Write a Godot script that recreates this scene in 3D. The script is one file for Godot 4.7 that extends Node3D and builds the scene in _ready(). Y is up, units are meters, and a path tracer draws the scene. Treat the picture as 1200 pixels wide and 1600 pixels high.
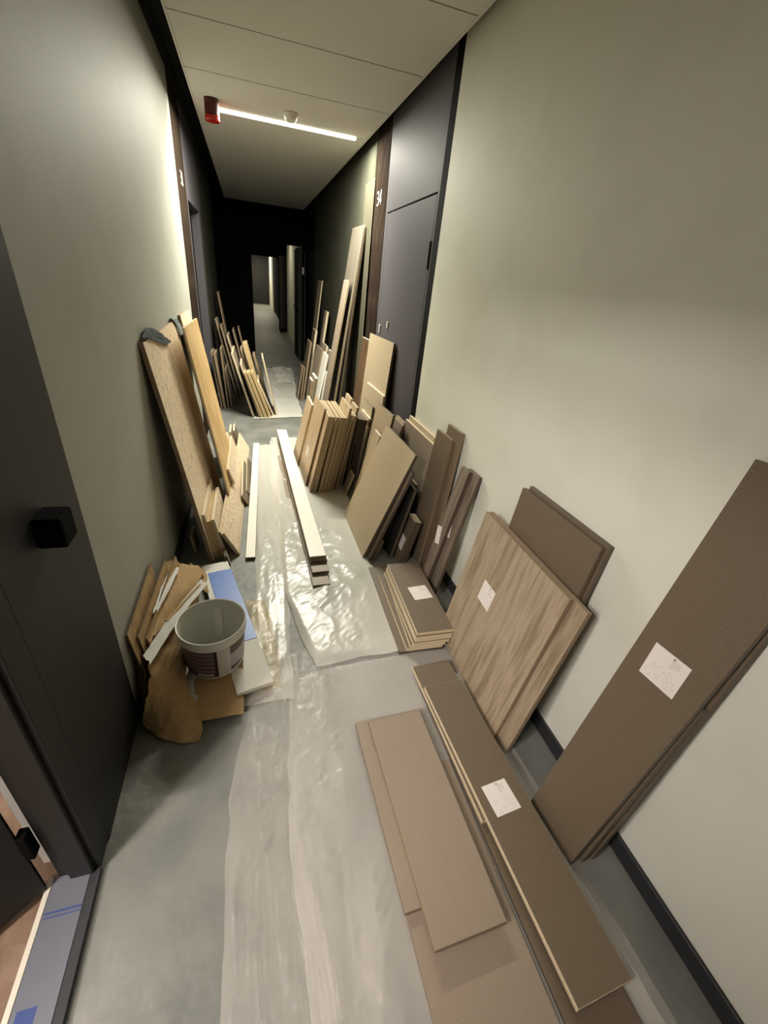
extends Node3D
# A narrow service corridor used as a store for furniture boards: walls, doors, floating ceiling, then every board, sheet and carton.

const XL := -0.495      # corridor face of the left wall
const XR := 1.09        # corridor face of the right wall
const HC := 2.654       # underside of the floating ceiling
const ZLAMP := -4.535
var M := {}
var used := {}


func _ready() -> void:
	# ---------------------------------------------------------------- camera, environment, lights, exposure
	var cam := Camera3D.new()
	cam.name = "camera"
	cam.fov = 101.78
	cam.near = 0.02
	cam.far = 80.0
	add_child(cam)
	cam.transform = Transform3D(Basis(Vector3(0.957301, 0.098312, 0.271863), Vector3(0.047317, 0.874434, -0.482832), Vector3(-0.285194, 0.475079, 0.832444)).orthonormalized(), Vector3(0, 1.58, 0))
	cam.current = true
	var env := Environment.new()
	env.background_mode = Environment.BG_COLOR
	env.background_color = Color(0, 0, 0)
	env.tonemap_mode = Environment.TONE_MAPPER_LINEAR
	env.tonemap_exposure = 1.0
	env.sdfgi_enabled = true
	env.ssao_enabled = true
	env.ssil_enabled = true
	var we := WorldEnvironment.new()
	we.name = "environment"
	we.environment = env
	add_child(we)
	strip_light("linear_lamp_light", Vector3(0.38, HC - 0.018, ZLAMP), Vector2(1.09, 0.042), Color(1.0, 0.985, 0.92), 15.5)
	strip_light("far_lamp_light", Vector3(0.3, 2.48, -13.0), Vector2(0.9, 0.035), Color(1.0, 0.95, 0.82), 1.2)
	strip_light("distant_fill_light", Vector3(0.5, 2.48, -25.2), Vector2(0.9, 0.05), Color(1.0, 0.95, 0.84), 10.0)  # added, unseen: stands in for light from a side opening far off
	strip_light("room_fill_light", Vector3(-2.3, 2.66, 0.95), Vector2(0.58, 1.18), Color(1.0, 0.96, 0.935), 17.0)  # added fill to brighten the right wall through the doorway
	var bulb := OmniLight3D.new()
	bulb.name = "room_lamp_light"
	bulb.light_color = Color(1.0, 0.94, 0.91)
	bulb.light_energy = 2.3
	bulb.light_size = 0.05
	bulb.omni_range = 30.0
	bulb.omni_attenuation = 2.0
	bulb.shadow_enabled = true
	bulb.position = Vector3(-1.2, 2.42, 0.04)
	add_child(bulb)

	materials()
	shell_of_the_corridor()
	ceiling_and_fittings()
	doors()
	far_end()
	protective_film()
	boards()
	cartons()
	bucket()


# ==================================================================== helpers
func numbered(n: String) -> String:
	if not used.has(n):
		used[n] = 0
		return n
	used[n] += 1
	return "%s_%03d" % [n, used[n]]


func strip_light(called: String, at: Vector3, size: Vector2, c: Color, e: float) -> void:
	var l := AreaLight3D.new()
	l.name = called
	l.area_size = size
	l.light_color = c
	l.light_energy = e
	l.area_range = 40.0
	l.area_attenuation = 2.0
	l.shadow_enabled = true
	l.position = at
	l.rotation_degrees = Vector3(-90, 0, 0)
	add_child(l)


func put(called: String, mesh: Mesh, parent: Node = null) -> MeshInstance3D:
	var o := MeshInstance3D.new()
	o.name = numbered(called) if parent == null else called
	o.mesh = mesh
	(self if parent == null else parent).add_child(o, true)
	return o


func tag(o: Node3D, label: String, category: String, group := "") -> Node3D:
	o.set_meta("label", label)
	o.set_meta("category", category)
	if group:
		o.set_meta("group", group)
	return o


func thing(called: String, label: String, category: String, at := Vector3.ZERO, group := "") -> Node3D:
	var o := Node3D.new()
	o.name = numbered(called)
	add_child(o)
	o.position = at
	return tag(o, label, category, group)


func structure(o: Node3D, label := "") -> Node3D:
	o.set_meta("kind", "structure")
	if label:
		o.set_meta("label", label)
	return o


func tri(st: SurfaceTool, a: Vector3, b: Vector3, c: Vector3, n: Vector3, ua := Vector2.ZERO, ub := Vector2.ZERO, uc := Vector2.ZERO) -> void:
	var flip := (b - a).cross(c - a).dot(n) > 0.0
	var list := [[a, ua], [c, uc], [b, ub]] if flip else [[a, ua], [b, ub], [c, uc]]
	for p in list:
		st.set_normal(n)
		st.set_uv(p[1])
		st.add_vertex(p[0])


func quad(st: SurfaceTool, a: Vector3, b: Vector3, c: Vector3, d: Vector3, ua := Vector2.ZERO, ub := Vector2.ZERO, uc := Vector2.ZERO, ud := Vector2.ZERO, out := Vector3.ZERO) -> void:
	var n := (c - a).cross(d - b).normalized()
	if n.dot(out) < 0.0:
		n = -n
	tri(st, a, b, c, n, ua, ub, uc)
	tri(st, a, c, d, n, ua, uc, ud)


func begin() -> SurfaceTool:
	var st := SurfaceTool.new()
	st.begin(Mesh.PRIMITIVE_TRIANGLES)
	return st


func done(st: SurfaceTool, m: Material, into: ArrayMesh = null) -> ArrayMesh:
	st.set_material(m)
	return st.commit(into)


# an axis-aligned box from corner lo to corner hi with a small chamfer, faces first
func box(st: SurfaceTool, lo: Vector3, hi: Vector3, ch := 0.0) -> void:
	var mid := (lo + hi) / 2.0
	for ax in 3:
		for s in [-1, 1]:
			var u := (ax + 1) % 3
			var v := (ax + 2) % 3
			var p := []
			for k in [[-1, -1], [1, -1], [1, 1], [-1, 1]]:
				var q := Vector3.ZERO
				q[ax] = hi[ax] if s > 0 else lo[ax]
				q[u] = (hi[u] - ch) if k[0] > 0 else (lo[u] + ch)
				q[v] = (hi[v] - ch) if k[1] > 0 else (lo[v] + ch)
				p.append(q)
			var n := Vector3.ZERO
			n[ax] = s
			quad(st, p[0], p[1], p[2], p[3], Vector2(p[0][u], p[0][v]), Vector2(p[1][u], p[1][v]), Vector2(p[2][u], p[2][v]), Vector2(p[3][u], p[3][v]), n)
	if ch <= 0.0:
		return
	for ax in 3:
		var u := (ax + 1) % 3
		var v := (ax + 2) % 3
		for su in [-1, 1]:
			for sv in [-1, 1]:
				var p := []
				for k in 4:
					var q := Vector3.ZERO
					q[ax] = (lo[ax] + ch) if k == 0 or k == 3 else (hi[ax] - ch)
					var first: bool = k < 2
					q[u] = (hi[u] - (0.0 if first else ch)) if su > 0 else (lo[u] + (0.0 if first else ch))
					q[v] = (hi[v] - (ch if first else 0.0)) if sv > 0 else (lo[v] + (ch if first else 0.0))
					p.append(q)
				var n := Vector3.ZERO
				n[u] = su
				n[v] = sv
				quad(st, p[0], p[1], p[2], p[3], Vector2.ZERO, Vector2.ZERO, Vector2.ZERO, Vector2.ZERO, n)
	for sx in [-1, 1]:
		for sy in [-1, 1]:
			for sz in [-1, 1]:
				var c := Vector3(hi.x if sx > 0 else lo.x, hi.y if sy > 0 else lo.y, hi.z if sz > 0 else lo.z)
				var d := Vector3(sx, sy, sz) * ch
				tri(st, c - Vector3(0, d.y, d.z), c - Vector3(d.x, 0, d.z), c - Vector3(d.x, d.y, 0), Vector3(sx, sy, sz).normalized())


func block(called: String, lo: Vector3, hi: Vector3, m: Material, parent: Node = null, ch := 0.0) -> MeshInstance3D:
	var st := begin()
	box(st, lo, hi, ch)
	return put(called, done(st, m), parent)


# a board blank: x runs along its foot, y up its length, the show face looks along +z at z = 0
func slab(w: float, l: float, t: float, fm: Material, em: Material, shift: Vector2) -> ArrayMesh:
	var c := minf(0.0012, t * 0.2)
	var f := begin()
	var lo := Vector2(c, c)
	var hi := Vector2(w - c, l - c)
	for z in [0.0, -t]:
		var p := [Vector2(lo.x, lo.y), Vector2(hi.x, lo.y), Vector2(hi.x, hi.y), Vector2(lo.x, hi.y)]
		quad(f, Vector3(p[0].x, p[0].y, z), Vector3(p[1].x, p[1].y, z), Vector3(p[2].x, p[2].y, z), Vector3(p[3].x, p[3].y, z), p[0] + shift, p[1] + shift, p[2] + shift, p[3] + shift, Vector3(0, 0, 1 if z == 0.0 else -1))
	var e := begin()
	var o := [Vector2(0, 0), Vector2(w, 0), Vector2(w, l), Vector2(0, l)]
	var i := [lo, Vector2(hi.x, lo.y), hi, Vector2(lo.x, hi.y)]
	for k in 4:
		var a: Vector2 = o[k]
		var b: Vector2 = o[(k + 1) % 4]
		var ia: Vector2 = i[k]
		var ib: Vector2 = i[(k + 1) % 4]
		var n2: Vector2 = (b - a).orthogonal().normalized()
		if n2.dot((a + b) / 2.0 - Vector2(w, l) / 2.0) < 0.0:
			n2 = -n2
		var n := Vector3(n2.x, n2.y, 0)
		var len := (b - a).length()
		quad(e, Vector3(a.x, a.y, -c), Vector3(b.x, b.y, -c), Vector3(b.x, b.y, -t + c), Vector3(a.x, a.y, -t + c), shift, shift + Vector2(len, 0), shift + Vector2(len, t), shift + Vector2(0, t), n)
		quad(e, Vector3(a.x, a.y, -c), Vector3(b.x, b.y, -c), Vector3(ib.x, ib.y, 0), Vector3(ia.x, ia.y, 0), shift, shift + Vector2(len, 0), shift + Vector2(len, c), shift + Vector2(0, c), n + Vector3(0, 0, 1))
		quad(e, Vector3(a.x, a.y, -t + c), Vector3(b.x, b.y, -t + c), Vector3(ib.x, ib.y, -t), Vector3(ia.x, ia.y, -t), shift, shift + Vector2(len, 0), shift + Vector2(len, c), shift + Vector2(0, c), n - Vector3(0, 0, 1))
	return done(e, em, done(f, fm))


# the same blank cut to any outline (notched or splintered boards)
func cut_slab(outline: PackedVector2Array, t: float, fm: Material, em: Material, shift: Vector2) -> ArrayMesh:
	var f := begin()
	var ids := Geometry2D.triangulate_polygon(outline)
	for z in [0.0, -t]:
		for k in range(0, ids.size(), 3):
			var a := outline[ids[k]]
			var b := outline[ids[k + 1]]
			var c := outline[ids[k + 2]]
			tri(f, Vector3(a.x, a.y, z), Vector3(b.x, b.y, z), Vector3(c.x, c.y, z), Vector3(0, 0, 1 if z == 0.0 else -1), a + shift, b + shift, c + shift)
	var e := begin()
	var turn := 1.0 if not Geometry2D.is_polygon_clockwise(outline) else -1.0
	for k in outline.size():
		var a := outline[k]
		var b := outline[(k + 1) % outline.size()]
		var n := Vector3((b - a).y, -(b - a).x, 0) * turn
		quad(e, Vector3(a.x, a.y, 0), Vector3(b.x, b.y, 0), Vector3(b.x, b.y, -t), Vector3(a.x, a.y, -t), a + shift, b + shift, b + shift + Vector2(t, t), a + shift + Vector2(t, t), n)
	return done(e, em, done(f, fm))


# where a leaning board stands: foot corner, compass turn of its foot, lean from upright, roll in its own plane (degrees)
func stance(at: Vector3, yaw: float, lean: float, roll: float) -> Transform3D:
	var a := deg_to_rad(yaw)
	var u0 := Vector3(cos(a), 0, sin(a))
	var n := Vector3.UP.cross(u0)
	var q := deg_to_rad(lean)
	var v0 := Vector3.UP * cos(q) + n * sin(q)
	var r := deg_to_rad(roll)
	var u := u0 * cos(r) + v0 * sin(r)
	var v := v0 * cos(r) - u0 * sin(r)
	return Transform3D(Basis(u, v, u.cross(v)), at)


func board(called: String, label: String, group: String, at: Vector3, turn: Vector3, size: Vector3, face: String, edge: String, outline := PackedVector2Array()) -> MeshInstance3D:
	var shift := Vector2(fposmod(at.x * 7.3 + at.z * 3.1, 1.0), fposmod(at.z * 5.7 + size.x * 2.3, 1.0)) * 3.0
	var mesh: ArrayMesh
	if outline.is_empty():
		mesh = slab(size.x, size.y, size.z, M[face], M[edge], shift)
	else:
		mesh = cut_slab(outline, size.z, M[face], M[edge], shift)
	var o := put(called, mesh)
	o.transform = stance(at, turn.x, turn.y, turn.z)
	tag(o, label, "board", group)
	return o


# a printed label stuck on a board: centre, size and turn in the board's own plane
func sticker(on: Node3D, at: Vector2, size: Vector2, turn: float, look: String) -> void:
	var st := begin()
	var h := size / 2.0
	quad(st, Vector3(-h.x, -h.y, 0.0006), Vector3(h.x, -h.y, 0.0006), Vector3(h.x, h.y, 0.0006), Vector3(-h.x, h.y, 0.0006), Vector2(0, 1), Vector2(1, 1), Vector2(1, 0), Vector2(0, 0), Vector3(0, 0, 1))
	var rim := [Vector2(-h.x, -h.y), Vector2(h.x, -h.y), Vector2(h.x, h.y), Vector2(-h.x, h.y)]
	for k in 4:
		var a: Vector2 = rim[k]
		var b: Vector2 = rim[(k + 1) % 4]
		quad(st, Vector3(a.x, a.y, 0.0006), Vector3(b.x, b.y, 0.0006), Vector3(b.x, b.y, 0), Vector3(a.x, a.y, 0), Vector2.ZERO, Vector2.ZERO, Vector2.ZERO, Vector2.ZERO, Vector3((a + b).x, (a + b).y, 0))
	var o := put("printed_label", done(st, M[look]), on)
	o.position = Vector3(at.x, at.y, 0.0)
	o.rotation_degrees.z = turn
	o.set_meta("label", "white printed paper label")


func lathe(profile: PackedVector2Array, seg: int, m: Material, into: ArrayMesh = null) -> ArrayMesh:
	var st := begin()
	st.set_smooth_group(0)
	for k in profile.size() - 1:
		var p := profile[k]
		var q := profile[k + 1]
		var d := (q - p).normalized()
		var n2 := Vector2(d.y, -d.x)
		for s in seg:
			var pts := []
			for c in [[s, p], [s + 1, p], [s + 1, q], [s, q]]:
				var a: float = TAU * c[0] / seg
				pts.append([Vector3(c[1].x * cos(a), c[1].y, c[1].x * sin(a)), Vector3(n2.x * cos(a), n2.y, n2.x * sin(a)), Vector2(float(c[0]) / seg, c[1].y)])
			for t in [[0, 1, 2], [0, 2, 3]]:
				var A: Vector3 = pts[t[0]][0]
				var B: Vector3 = pts[t[1]][0]
				var C: Vector3 = pts[t[2]][0]
				var order := [t[0], t[1], t[2]]
				if (B - A).cross(C - A).dot(pts[t[0]][1]) > 0.0:
					order = [t[0], t[2], t[1]]
				for i in order:
					st.set_normal(pts[i][1])
					st.set_uv(pts[i][2])
					st.add_vertex(pts[i][0])
	return done(st, m, into)


func spline(p: Array, t: float) -> Vector3:
	var n := p.size() - 1
	var k := clampi(int(t * n), 0, n - 1)
	var f := t * n - k
	var a: Vector3 = p[k]
	var b: Vector3 = p[k + 1]
	return a.cubic_interpolate(b, p[k - 1] if k > 0 else a * 2.0 - b, p[k + 2] if k + 2 <= n else b * 2.0 - a, f)


# a bent, crumpled sheet of real thickness through a small net of points
func bent_sheet(net: Array, nu: int, nv: int, t: float, m: Material, crumple := 0.0, seed := 1, ragged := 0.0) -> ArrayMesh:
	var noise := FastNoiseLite.new()
	noise.seed = seed
	noise.frequency = 7.0
	noise.fractal_octaves = 3
	noise.fractal_type = FastNoiseLite.FRACTAL_RIDGED
	var g := []
	for j in nv + 1:
		var row := []
		var fj := float(j) / nv
		for i in nu + 1:
			var fi := float(i) / nu
			var tj := fj
			var ti := fi
			if ragged > 0.0:
				var wob := noise.get_noise_2d(i * 0.13, j * 0.13 + 3.0) * ragged
				if j == 0 or j == nv:
					tj += wob
				if i == 0 or i == nu:
					ti += wob
			var line := []
			for r in net:
				line.append(spline(r, ti))
			row.append(spline(line, tj))
		g.append(row)
	var st := begin()
	var top := []
	for j in nv + 1:
		var row := []
		for i in nu + 1:
			var du: Vector3 = g[j][mini(i + 1, nu)] - g[j][maxi(i - 1, 0)]
			var dv: Vector3 = g[mini(j + 1, nv)][i] - g[maxi(j - 1, 0)][i]
			var n := du.cross(dv).normalized()
			var P: Vector3 = g[j][i]
			P += n * noise.get_noise_3d(P.x, P.y, P.z) * crumple
			row.append([P, n])
		top.append(row)
	for side in [0.0, -t]:
		st.set_smooth_group(1 if side == 0.0 else 2)
		for j in nv:
			for i in nu:
				var q := []
				for c in [[i, j], [i + 1, j], [i + 1, j + 1], [i, j + 1]]:
					q.append([top[c[1]][c[0]][0] + top[c[1]][c[0]][1] * side, Vector2(float(c[0]) / nu, float(c[1]) / nv)])
				var order := [0, 2, 1, 0, 3, 2] if side == 0.0 else [0, 1, 2, 0, 2, 3]
				for k in order:
					st.set_uv(q[k][1])
					st.add_vertex(q[k][0])
	st.set_smooth_group(-1)
	var rim := []
	for i in nu + 1:
		rim.append(top[0][i])
	for j in range(1, nv + 1):
		rim.append(top[j][nu])
	for i in range(nu - 1, -1, -1):
		rim.append(top[nv][i])
	for j in range(nv - 1, 0, -1):
		rim.append(top[j][0])
	for k in rim.size():
		var a = rim[k]
		var b = rim[(k + 1) % rim.size()]
		var p := [a[0], b[0], b[0] - b[1] * t, a[0] - a[1] * t]
		for i in [0, 1, 2, 0, 2, 3]:
			st.set_uv(Vector2(0.5, 0.5))
			st.add_vertex(p[i])
	st.generate_normals()
	return done(st, m)


func noise(seed: int, freq: float, octaves := 4, kind := FastNoiseLite.TYPE_SIMPLEX_SMOOTH, warp := 0.0) -> FastNoiseLite:
	var n := FastNoiseLite.new()
	n.seed = seed
	n.noise_type = kind
	n.frequency = freq
	n.fractal_octaves = octaves
	if warp > 0.0:
		n.domain_warp_enabled = true
		n.domain_warp_amplitude = warp
		n.domain_warp_frequency = freq * 0.6
	return n


func ramp(stops: Array) -> Gradient:
	var g := Gradient.new()
	var off := PackedFloat32Array()
	var col := PackedColorArray()
	for s in stops:
		off.append(s[0])
		col.append(s[1])
	g.offsets = off
	g.colors = col
	return g


func pattern(n: FastNoiseLite, stops: Array, size := 512, normal := 0.0) -> NoiseTexture2D:
	var t := NoiseTexture2D.new()
	t.width = size
	t.height = size
	t.seamless = true
	t.seamless_blend_skirt = 0.25
	t.generate_mipmaps = false
	t.noise = n
	if normal > 0.0:
		t.as_normal_map = true
		t.bump_strength = normal
	else:
		t.color_ramp = ramp(stops)
	return t


func flat(c: Color, rough := 0.6, metal := 0.0, spec := 0.5) -> StandardMaterial3D:
	var m := StandardMaterial3D.new()
	m.albedo_color = c
	m.roughness = rough
	m.metallic = metal
	m.metallic_specular = spec
	return m


func shades(c: Color, d: float) -> Array:
	return [[0.2, c.darkened(d)], [0.5, c], [0.8, c.lightened(d * 0.6)]]


func patterned(t: Texture2D, rough: float, scale: Vector3, world := false, normal: Texture2D = null, strength := 0.3, spec := 0.5) -> StandardMaterial3D:
	var m := flat(Color.WHITE, rough, 0.0, spec)
	m.albedo_texture = t
	m.uv1_scale = scale
	if world:
		m.uv1_triplanar = true
		m.uv1_world_triplanar = true
	if normal:
		m.normal_enabled = true
		m.normal_texture = normal
		m.normal_scale = strength
	return m


func materials() -> void:
	var fine := pattern(noise(11, 0.12, 3), [], 256, 4.0)
	var roller := pattern(noise(12, 0.09, 3), [], 512, 3.0)
	M.fine = fine
	# painted walls, ceiling, floors
	M.wall = patterned(pattern(noise(21, 0.006, 3), shades(Color(0.845, 0.85, 0.8), 0.02)), 0.62, Vector3.ONE * 0.7, true, roller, 0.03, 0.3)  # paler on the right: the stronger light there is put into the colour
	M.wall_shaded = patterned(pattern(noise(21, 0.006, 3), shades(Color(0.63, 0.63, 0.585), 0.02)), 0.62, Vector3.ONE * 0.7, true, roller, 0.03, 0.3)  # same paint darkened: the weaker light on the left is in the colour
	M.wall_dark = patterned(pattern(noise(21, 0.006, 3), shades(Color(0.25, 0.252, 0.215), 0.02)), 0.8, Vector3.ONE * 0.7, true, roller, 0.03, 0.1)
	M.ceiling = patterned(pattern(noise(22, 0.2, 2), shades(Color(0.8, 0.79, 0.755), 0.03), 256), 0.9, Vector3.ONE * 2.0, true, fine, 0.1)
	M.floor = patterned(pattern(noise(23, 0.008, 6, FastNoiseLite.TYPE_SIMPLEX_SMOOTH, 30.0), [[0.15, Color(0.4, 0.41, 0.39)], [0.5, Color(0.455, 0.46, 0.435)], [0.85, Color(0.5, 0.5, 0.475)]]), 0.5, Vector3.ONE * 0.6, true, fine, 0.08)
	M.room_floor = patterned(pattern(noise(24, 0.02, 5), shades(Color(0.46, 0.37, 0.3), 0.12)), 0.8, Vector3.ONE, true)
	M.room_wall = flat(Color(0.9, 0.89, 0.87), 0.8)
	M.black = flat(Color(0.03, 0.03, 0.032), 0.85, 0.0, 0.2)
	M.void = flat(Color(0.03, 0.03, 0.032), 0.9)
	M.joint = flat(Color(0.1, 0.095, 0.085), 0.9)
	M.charcoal = patterned(pattern(noise(25, 0.3, 2), shades(Color(0.32, 0.31, 0.325), 0.06), 256), 0.62, Vector3.ONE * 2.0, true, fine, 0.02, 0.2)
	M.dark_panel = patterned(pattern(noise(26, 0.3, 2), shades(Color(0.06, 0.057, 0.054), 0.06), 256), 0.6, Vector3.ONE * 2.0, true, fine, 0.03)
	M.strip = patterned(pattern(noise(27, 0.02, 4), shades(Color(0.16, 0.13, 0.105), 0.12), 256), 0.85, Vector3(6, 0.6, 6), true, null, 0.3, 0.05)
	M.skirting = flat(Color(0.14, 0.15, 0.16), 0.6)
	M.steel = flat(Color(0.4, 0.415, 0.45), 0.5, 0.2)
	M.white_paint = flat(Color(0.86, 0.85, 0.81), 0.5)
	M.lettering = flat(Color(0.7, 0.69, 0.66), 0.8)
	M.white_plastic = flat(Color(0.8, 0.78, 0.72), 0.45)
	M.grey_metal = flat(Color(0.35, 0.35, 0.36), 0.4, 0.6)
	M.red = flat(Color(0.27, 0.04, 0.045), 0.35)
	M.red_clear = flat(Color(0.62, 0.12, 0.09), 0.25)
	M.blue_ink = flat(Color(0.2, 0.27, 0.47), 0.7)
	M.glow = flat(Color(1, 1, 1), 0.6)
	M.glow.emission_enabled = true
	M.glow.emission = Color(1.0, 0.96, 0.88)
	M.glow.emission_energy_multiplier = 6.0
	# boards
	M.taupe = patterned(pattern(noise(31, 0.25, 2), shades(Color(0.405, 0.355, 0.285), 0.05), 256), 0.5, Vector3(2, 2, 2), false, fine, 0.05)
	M.beige = patterned(pattern(noise(32, 0.25, 2), shades(Color(0.56, 0.505, 0.44), 0.03), 256), 0.5, Vector3(2, 2, 2), false, fine, 0.05)
	M.tan = patterned(pattern(noise(34, 0.25, 2), shades(Color(0.35, 0.325, 0.275), 0.03), 256), 0.7, Vector3(2, 2, 2), false, fine, 0.05)
	M.sand = patterned(pattern(noise(33, 0.25, 2), shades(Color(0.69, 0.63, 0.525), 0.03), 256), 0.5, Vector3(2, 2, 2), false, fine, 0.05)
	M.white = flat(Color(0.9, 0.885, 0.84), 0.4)
	var grain := noise(41, 0.012, 5, FastNoiseLite.TYPE_SIMPLEX_SMOOTH, 24.0)
	M.oak = patterned(pattern(grain, [[0.15, Color(0.51, 0.445, 0.36)], [0.4, Color(0.59, 0.53, 0.44)], [0.62, Color(0.65, 0.59, 0.5)], [0.85, Color(0.56, 0.495, 0.405)]], 1024), 0.5, Vector3(2.2, 0.16, 1))
	M.pale_oak = patterned(pattern(noise(42, 0.012, 5, FastNoiseLite.TYPE_SIMPLEX_SMOOTH, 24.0), [[0.2, Color(0.67, 0.585, 0.475)], [0.5, Color(0.76, 0.68, 0.565)], [0.85, Color(0.8, 0.725, 0.61)]], 512), 0.5, Vector3(4, 0.4, 1))
	M.travertine = patterned(pattern(noise(43, 0.016, 5, FastNoiseLite.TYPE_SIMPLEX_SMOOTH, 40.0), [[0.2, Color(0.66, 0.575, 0.46)], [0.36, Color(0.95, 0.88, 0.77)], [0.46, Color(0.8, 0.71, 0.59)], [0.56, Color(0.96, 0.9, 0.79)], [0.66, Color(0.82, 0.73, 0.6)], [0.8, Color(0.97, 0.91, 0.81)]], 1024), 0.5, Vector3(1.9, 1.0, 1))
	M.grey_oak = patterned(pattern(noise(44, 0.012, 5, FastNoiseLite.TYPE_SIMPLEX_SMOOTH, 20.0), [[0.2, Color(0.38, 0.34, 0.3)], [0.5, Color(0.46, 0.415, 0.365)], [0.85, Color(0.5, 0.455, 0.4)]], 512), 0.5, Vector3(5, 0.5, 1))
	M.walnut = patterned(pattern(noise(45, 0.014, 5, FastNoiseLite.TYPE_SIMPLEX_SMOOTH, 20.0), [[0.2, Color(0.27, 0.2, 0.14)], [0.5, Color(0.37, 0.285, 0.205)], [0.85, Color(0.43, 0.335, 0.25)]], 512), 0.45, Vector3(5, 0.5, 1))
	M.plywood = patterned(pattern(noise(46, 0.008, 4, FastNoiseLite.TYPE_SIMPLEX_SMOOTH, 20.0), [[0.2, Color(0.76, 0.62, 0.4)], [0.5, Color(0.83, 0.695, 0.475)], [0.85, Color(0.86, 0.74, 0.53)]], 512), 0.6, Vector3(1.6, 0.5, 1))
	M.chip = patterned(pattern(noise(47, 0.09, 3, FastNoiseLite.TYPE_CELLULAR), [[0.1, Color(0.58, 0.48, 0.32)], [0.5, Color(0.75, 0.66, 0.49)], [0.9, Color(0.86, 0.78, 0.62)]], 512), 0.85, Vector3(4, 4, 1))
	M.pale_edge = patterned(pattern(noise(48, 0.1, 3), shades(Color(0.82, 0.755, 0.63), 0.06), 256), 0.7, Vector3(3, 3, 1))
	M.raw_edge = patterned(pattern(noise(50, 0.1, 3), shades(Color(0.66, 0.585, 0.46), 0.1), 256), 0.8, Vector3(3, 3, 1))
	M.brown_edge = flat(Color(0.35, 0.305, 0.245), 0.55)
	M.beige_edge = flat(Color(0.5, 0.44, 0.37), 0.55)
	M.tan_edge = patterned(pattern(noise(49, 0.1, 3), shades(Color(0.55, 0.475, 0.38), 0.08), 256), 0.75, Vector3(3, 3, 1))
	M.laminate = flat(Color(0.29, 0.28, 0.235), 0.6, 0.0, 0.25)
	M.dark_board = flat(Color(0.17, 0.165, 0.165), 0.5)
	# packaging
	M.card = patterned(pattern(noise(51, 0.03, 5), shades(Color(0.66, 0.545, 0.375), 0.07), 512), 0.85, Vector3(1, 1, 1), false, pattern(noise(52, 0.02, 4), [], 512, 6.0), 0.35)
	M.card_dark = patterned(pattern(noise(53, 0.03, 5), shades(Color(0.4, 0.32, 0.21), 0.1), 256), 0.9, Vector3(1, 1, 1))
	M.paper = patterned(pattern(noise(54, 0.03, 4), shades(Color(0.8, 0.79, 0.76), 0.06), 256), 0.7, Vector3(1, 1, 1))
	M.blue_film = patterned(pattern(noise(55, 0.02, 4), shades(Color(0.3, 0.46, 0.76), 0.05), 256), 0.35, Vector3(2, 1, 1))
	M.foam = flat(Color(0.87, 0.86, 0.82), 0.7)
	M.rag_dark = patterned(pattern(noise(56, 0.05, 4), shades(Color(0.13, 0.17, 0.16), 0.2), 256), 0.9, Vector3(1, 3, 1))
	M.rag_grey = patterned(pattern(noise(57, 0.05, 4), shades(Color(0.42, 0.46, 0.44), 0.12), 256), 0.9, Vector3(1, 3, 1))
	M.film = film_material(Color(0.93, 0.92, 0.88), 0.55, 0.28)
	M.film_thin = film_material(Color(0.86, 0.84, 0.8), 0.24, 0.27)
	M.film_thin.normal_enabled = true
	M.film_thin.normal_texture = pattern(noise(58, 0.03, 4, FastNoiseLite.TYPE_SIMPLEX_SMOOTH, 15.0), [], 512, 8.0)
	M.film_thin.normal_scale = 0.5
	M.film_thin.uv1_scale = Vector3(4.0, 0.35, 1)
	M.film_soft = film_material(Color(0.92, 0.9, 0.87), 0.26, 0.27)
	M.film_yellow = film_material(Color(0.85, 0.77, 0.55), 0.4, 0.3)
	M.pail = flat(Color(0.8, 0.8, 0.76), 0.4)
	M.pail.subsurf_scatter_enabled = true
	M.pail.subsurf_scatter_strength = 0.15
	M.pail_print = pail_picture()
	M.print_a = label_picture(5, false)
	M.print_b = label_picture(9, true)


func film_material(c: Color, alpha: float, rough: float) -> StandardMaterial3D:
	var m := flat(Color(c, alpha), rough, 0.0, 0.6)
	m.transparency = BaseMaterial3D.TRANSPARENCY_ALPHA
	m.cull_mode = BaseMaterial3D.CULL_DISABLED
	return m


# a delivery label: rows of print too small to read
func label_picture(seed: int, wide: bool) -> StandardMaterial3D:
	var r := RandomNumberGenerator.new()
	r.seed = seed
	var im := Image.create(180, 240, false, Image.FORMAT_RGB8)
	im.fill(Color(0.88, 0.86, 0.84))
	for k in 11:
		var y := 110 + k * 11
		var x := 12 + r.randi_range(0, 30)
		while x < 165:
			var n := r.randi_range(4, 16)
			if r.randf() < 0.55:
				im.fill_rect(Rect2i(x, y, mini(n, 168 - x), r.randi_range(2, 4)), Color(0.74, 0.72, 0.71))
			x += n + r.randi_range(3, 12)
	for k in 4:
		im.fill_rect(Rect2i(96 + k % 2 * 6, 30 + k * 16, r.randi_range(20, 60), 4), Color(0.66, 0.64, 0.63))
	im.fill_rect(Rect2i(100, 14, 10, 10), Color(0.3, 0.29, 0.28))
	if wide:
		im.fill_rect(Rect2i(100, 90, 60, 3), Color(0.62, 0.6, 0.59))
	var m := flat(Color.WHITE, 0.6)
	m.albedo_texture = ImageTexture.create_from_image(im)
	return m


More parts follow.
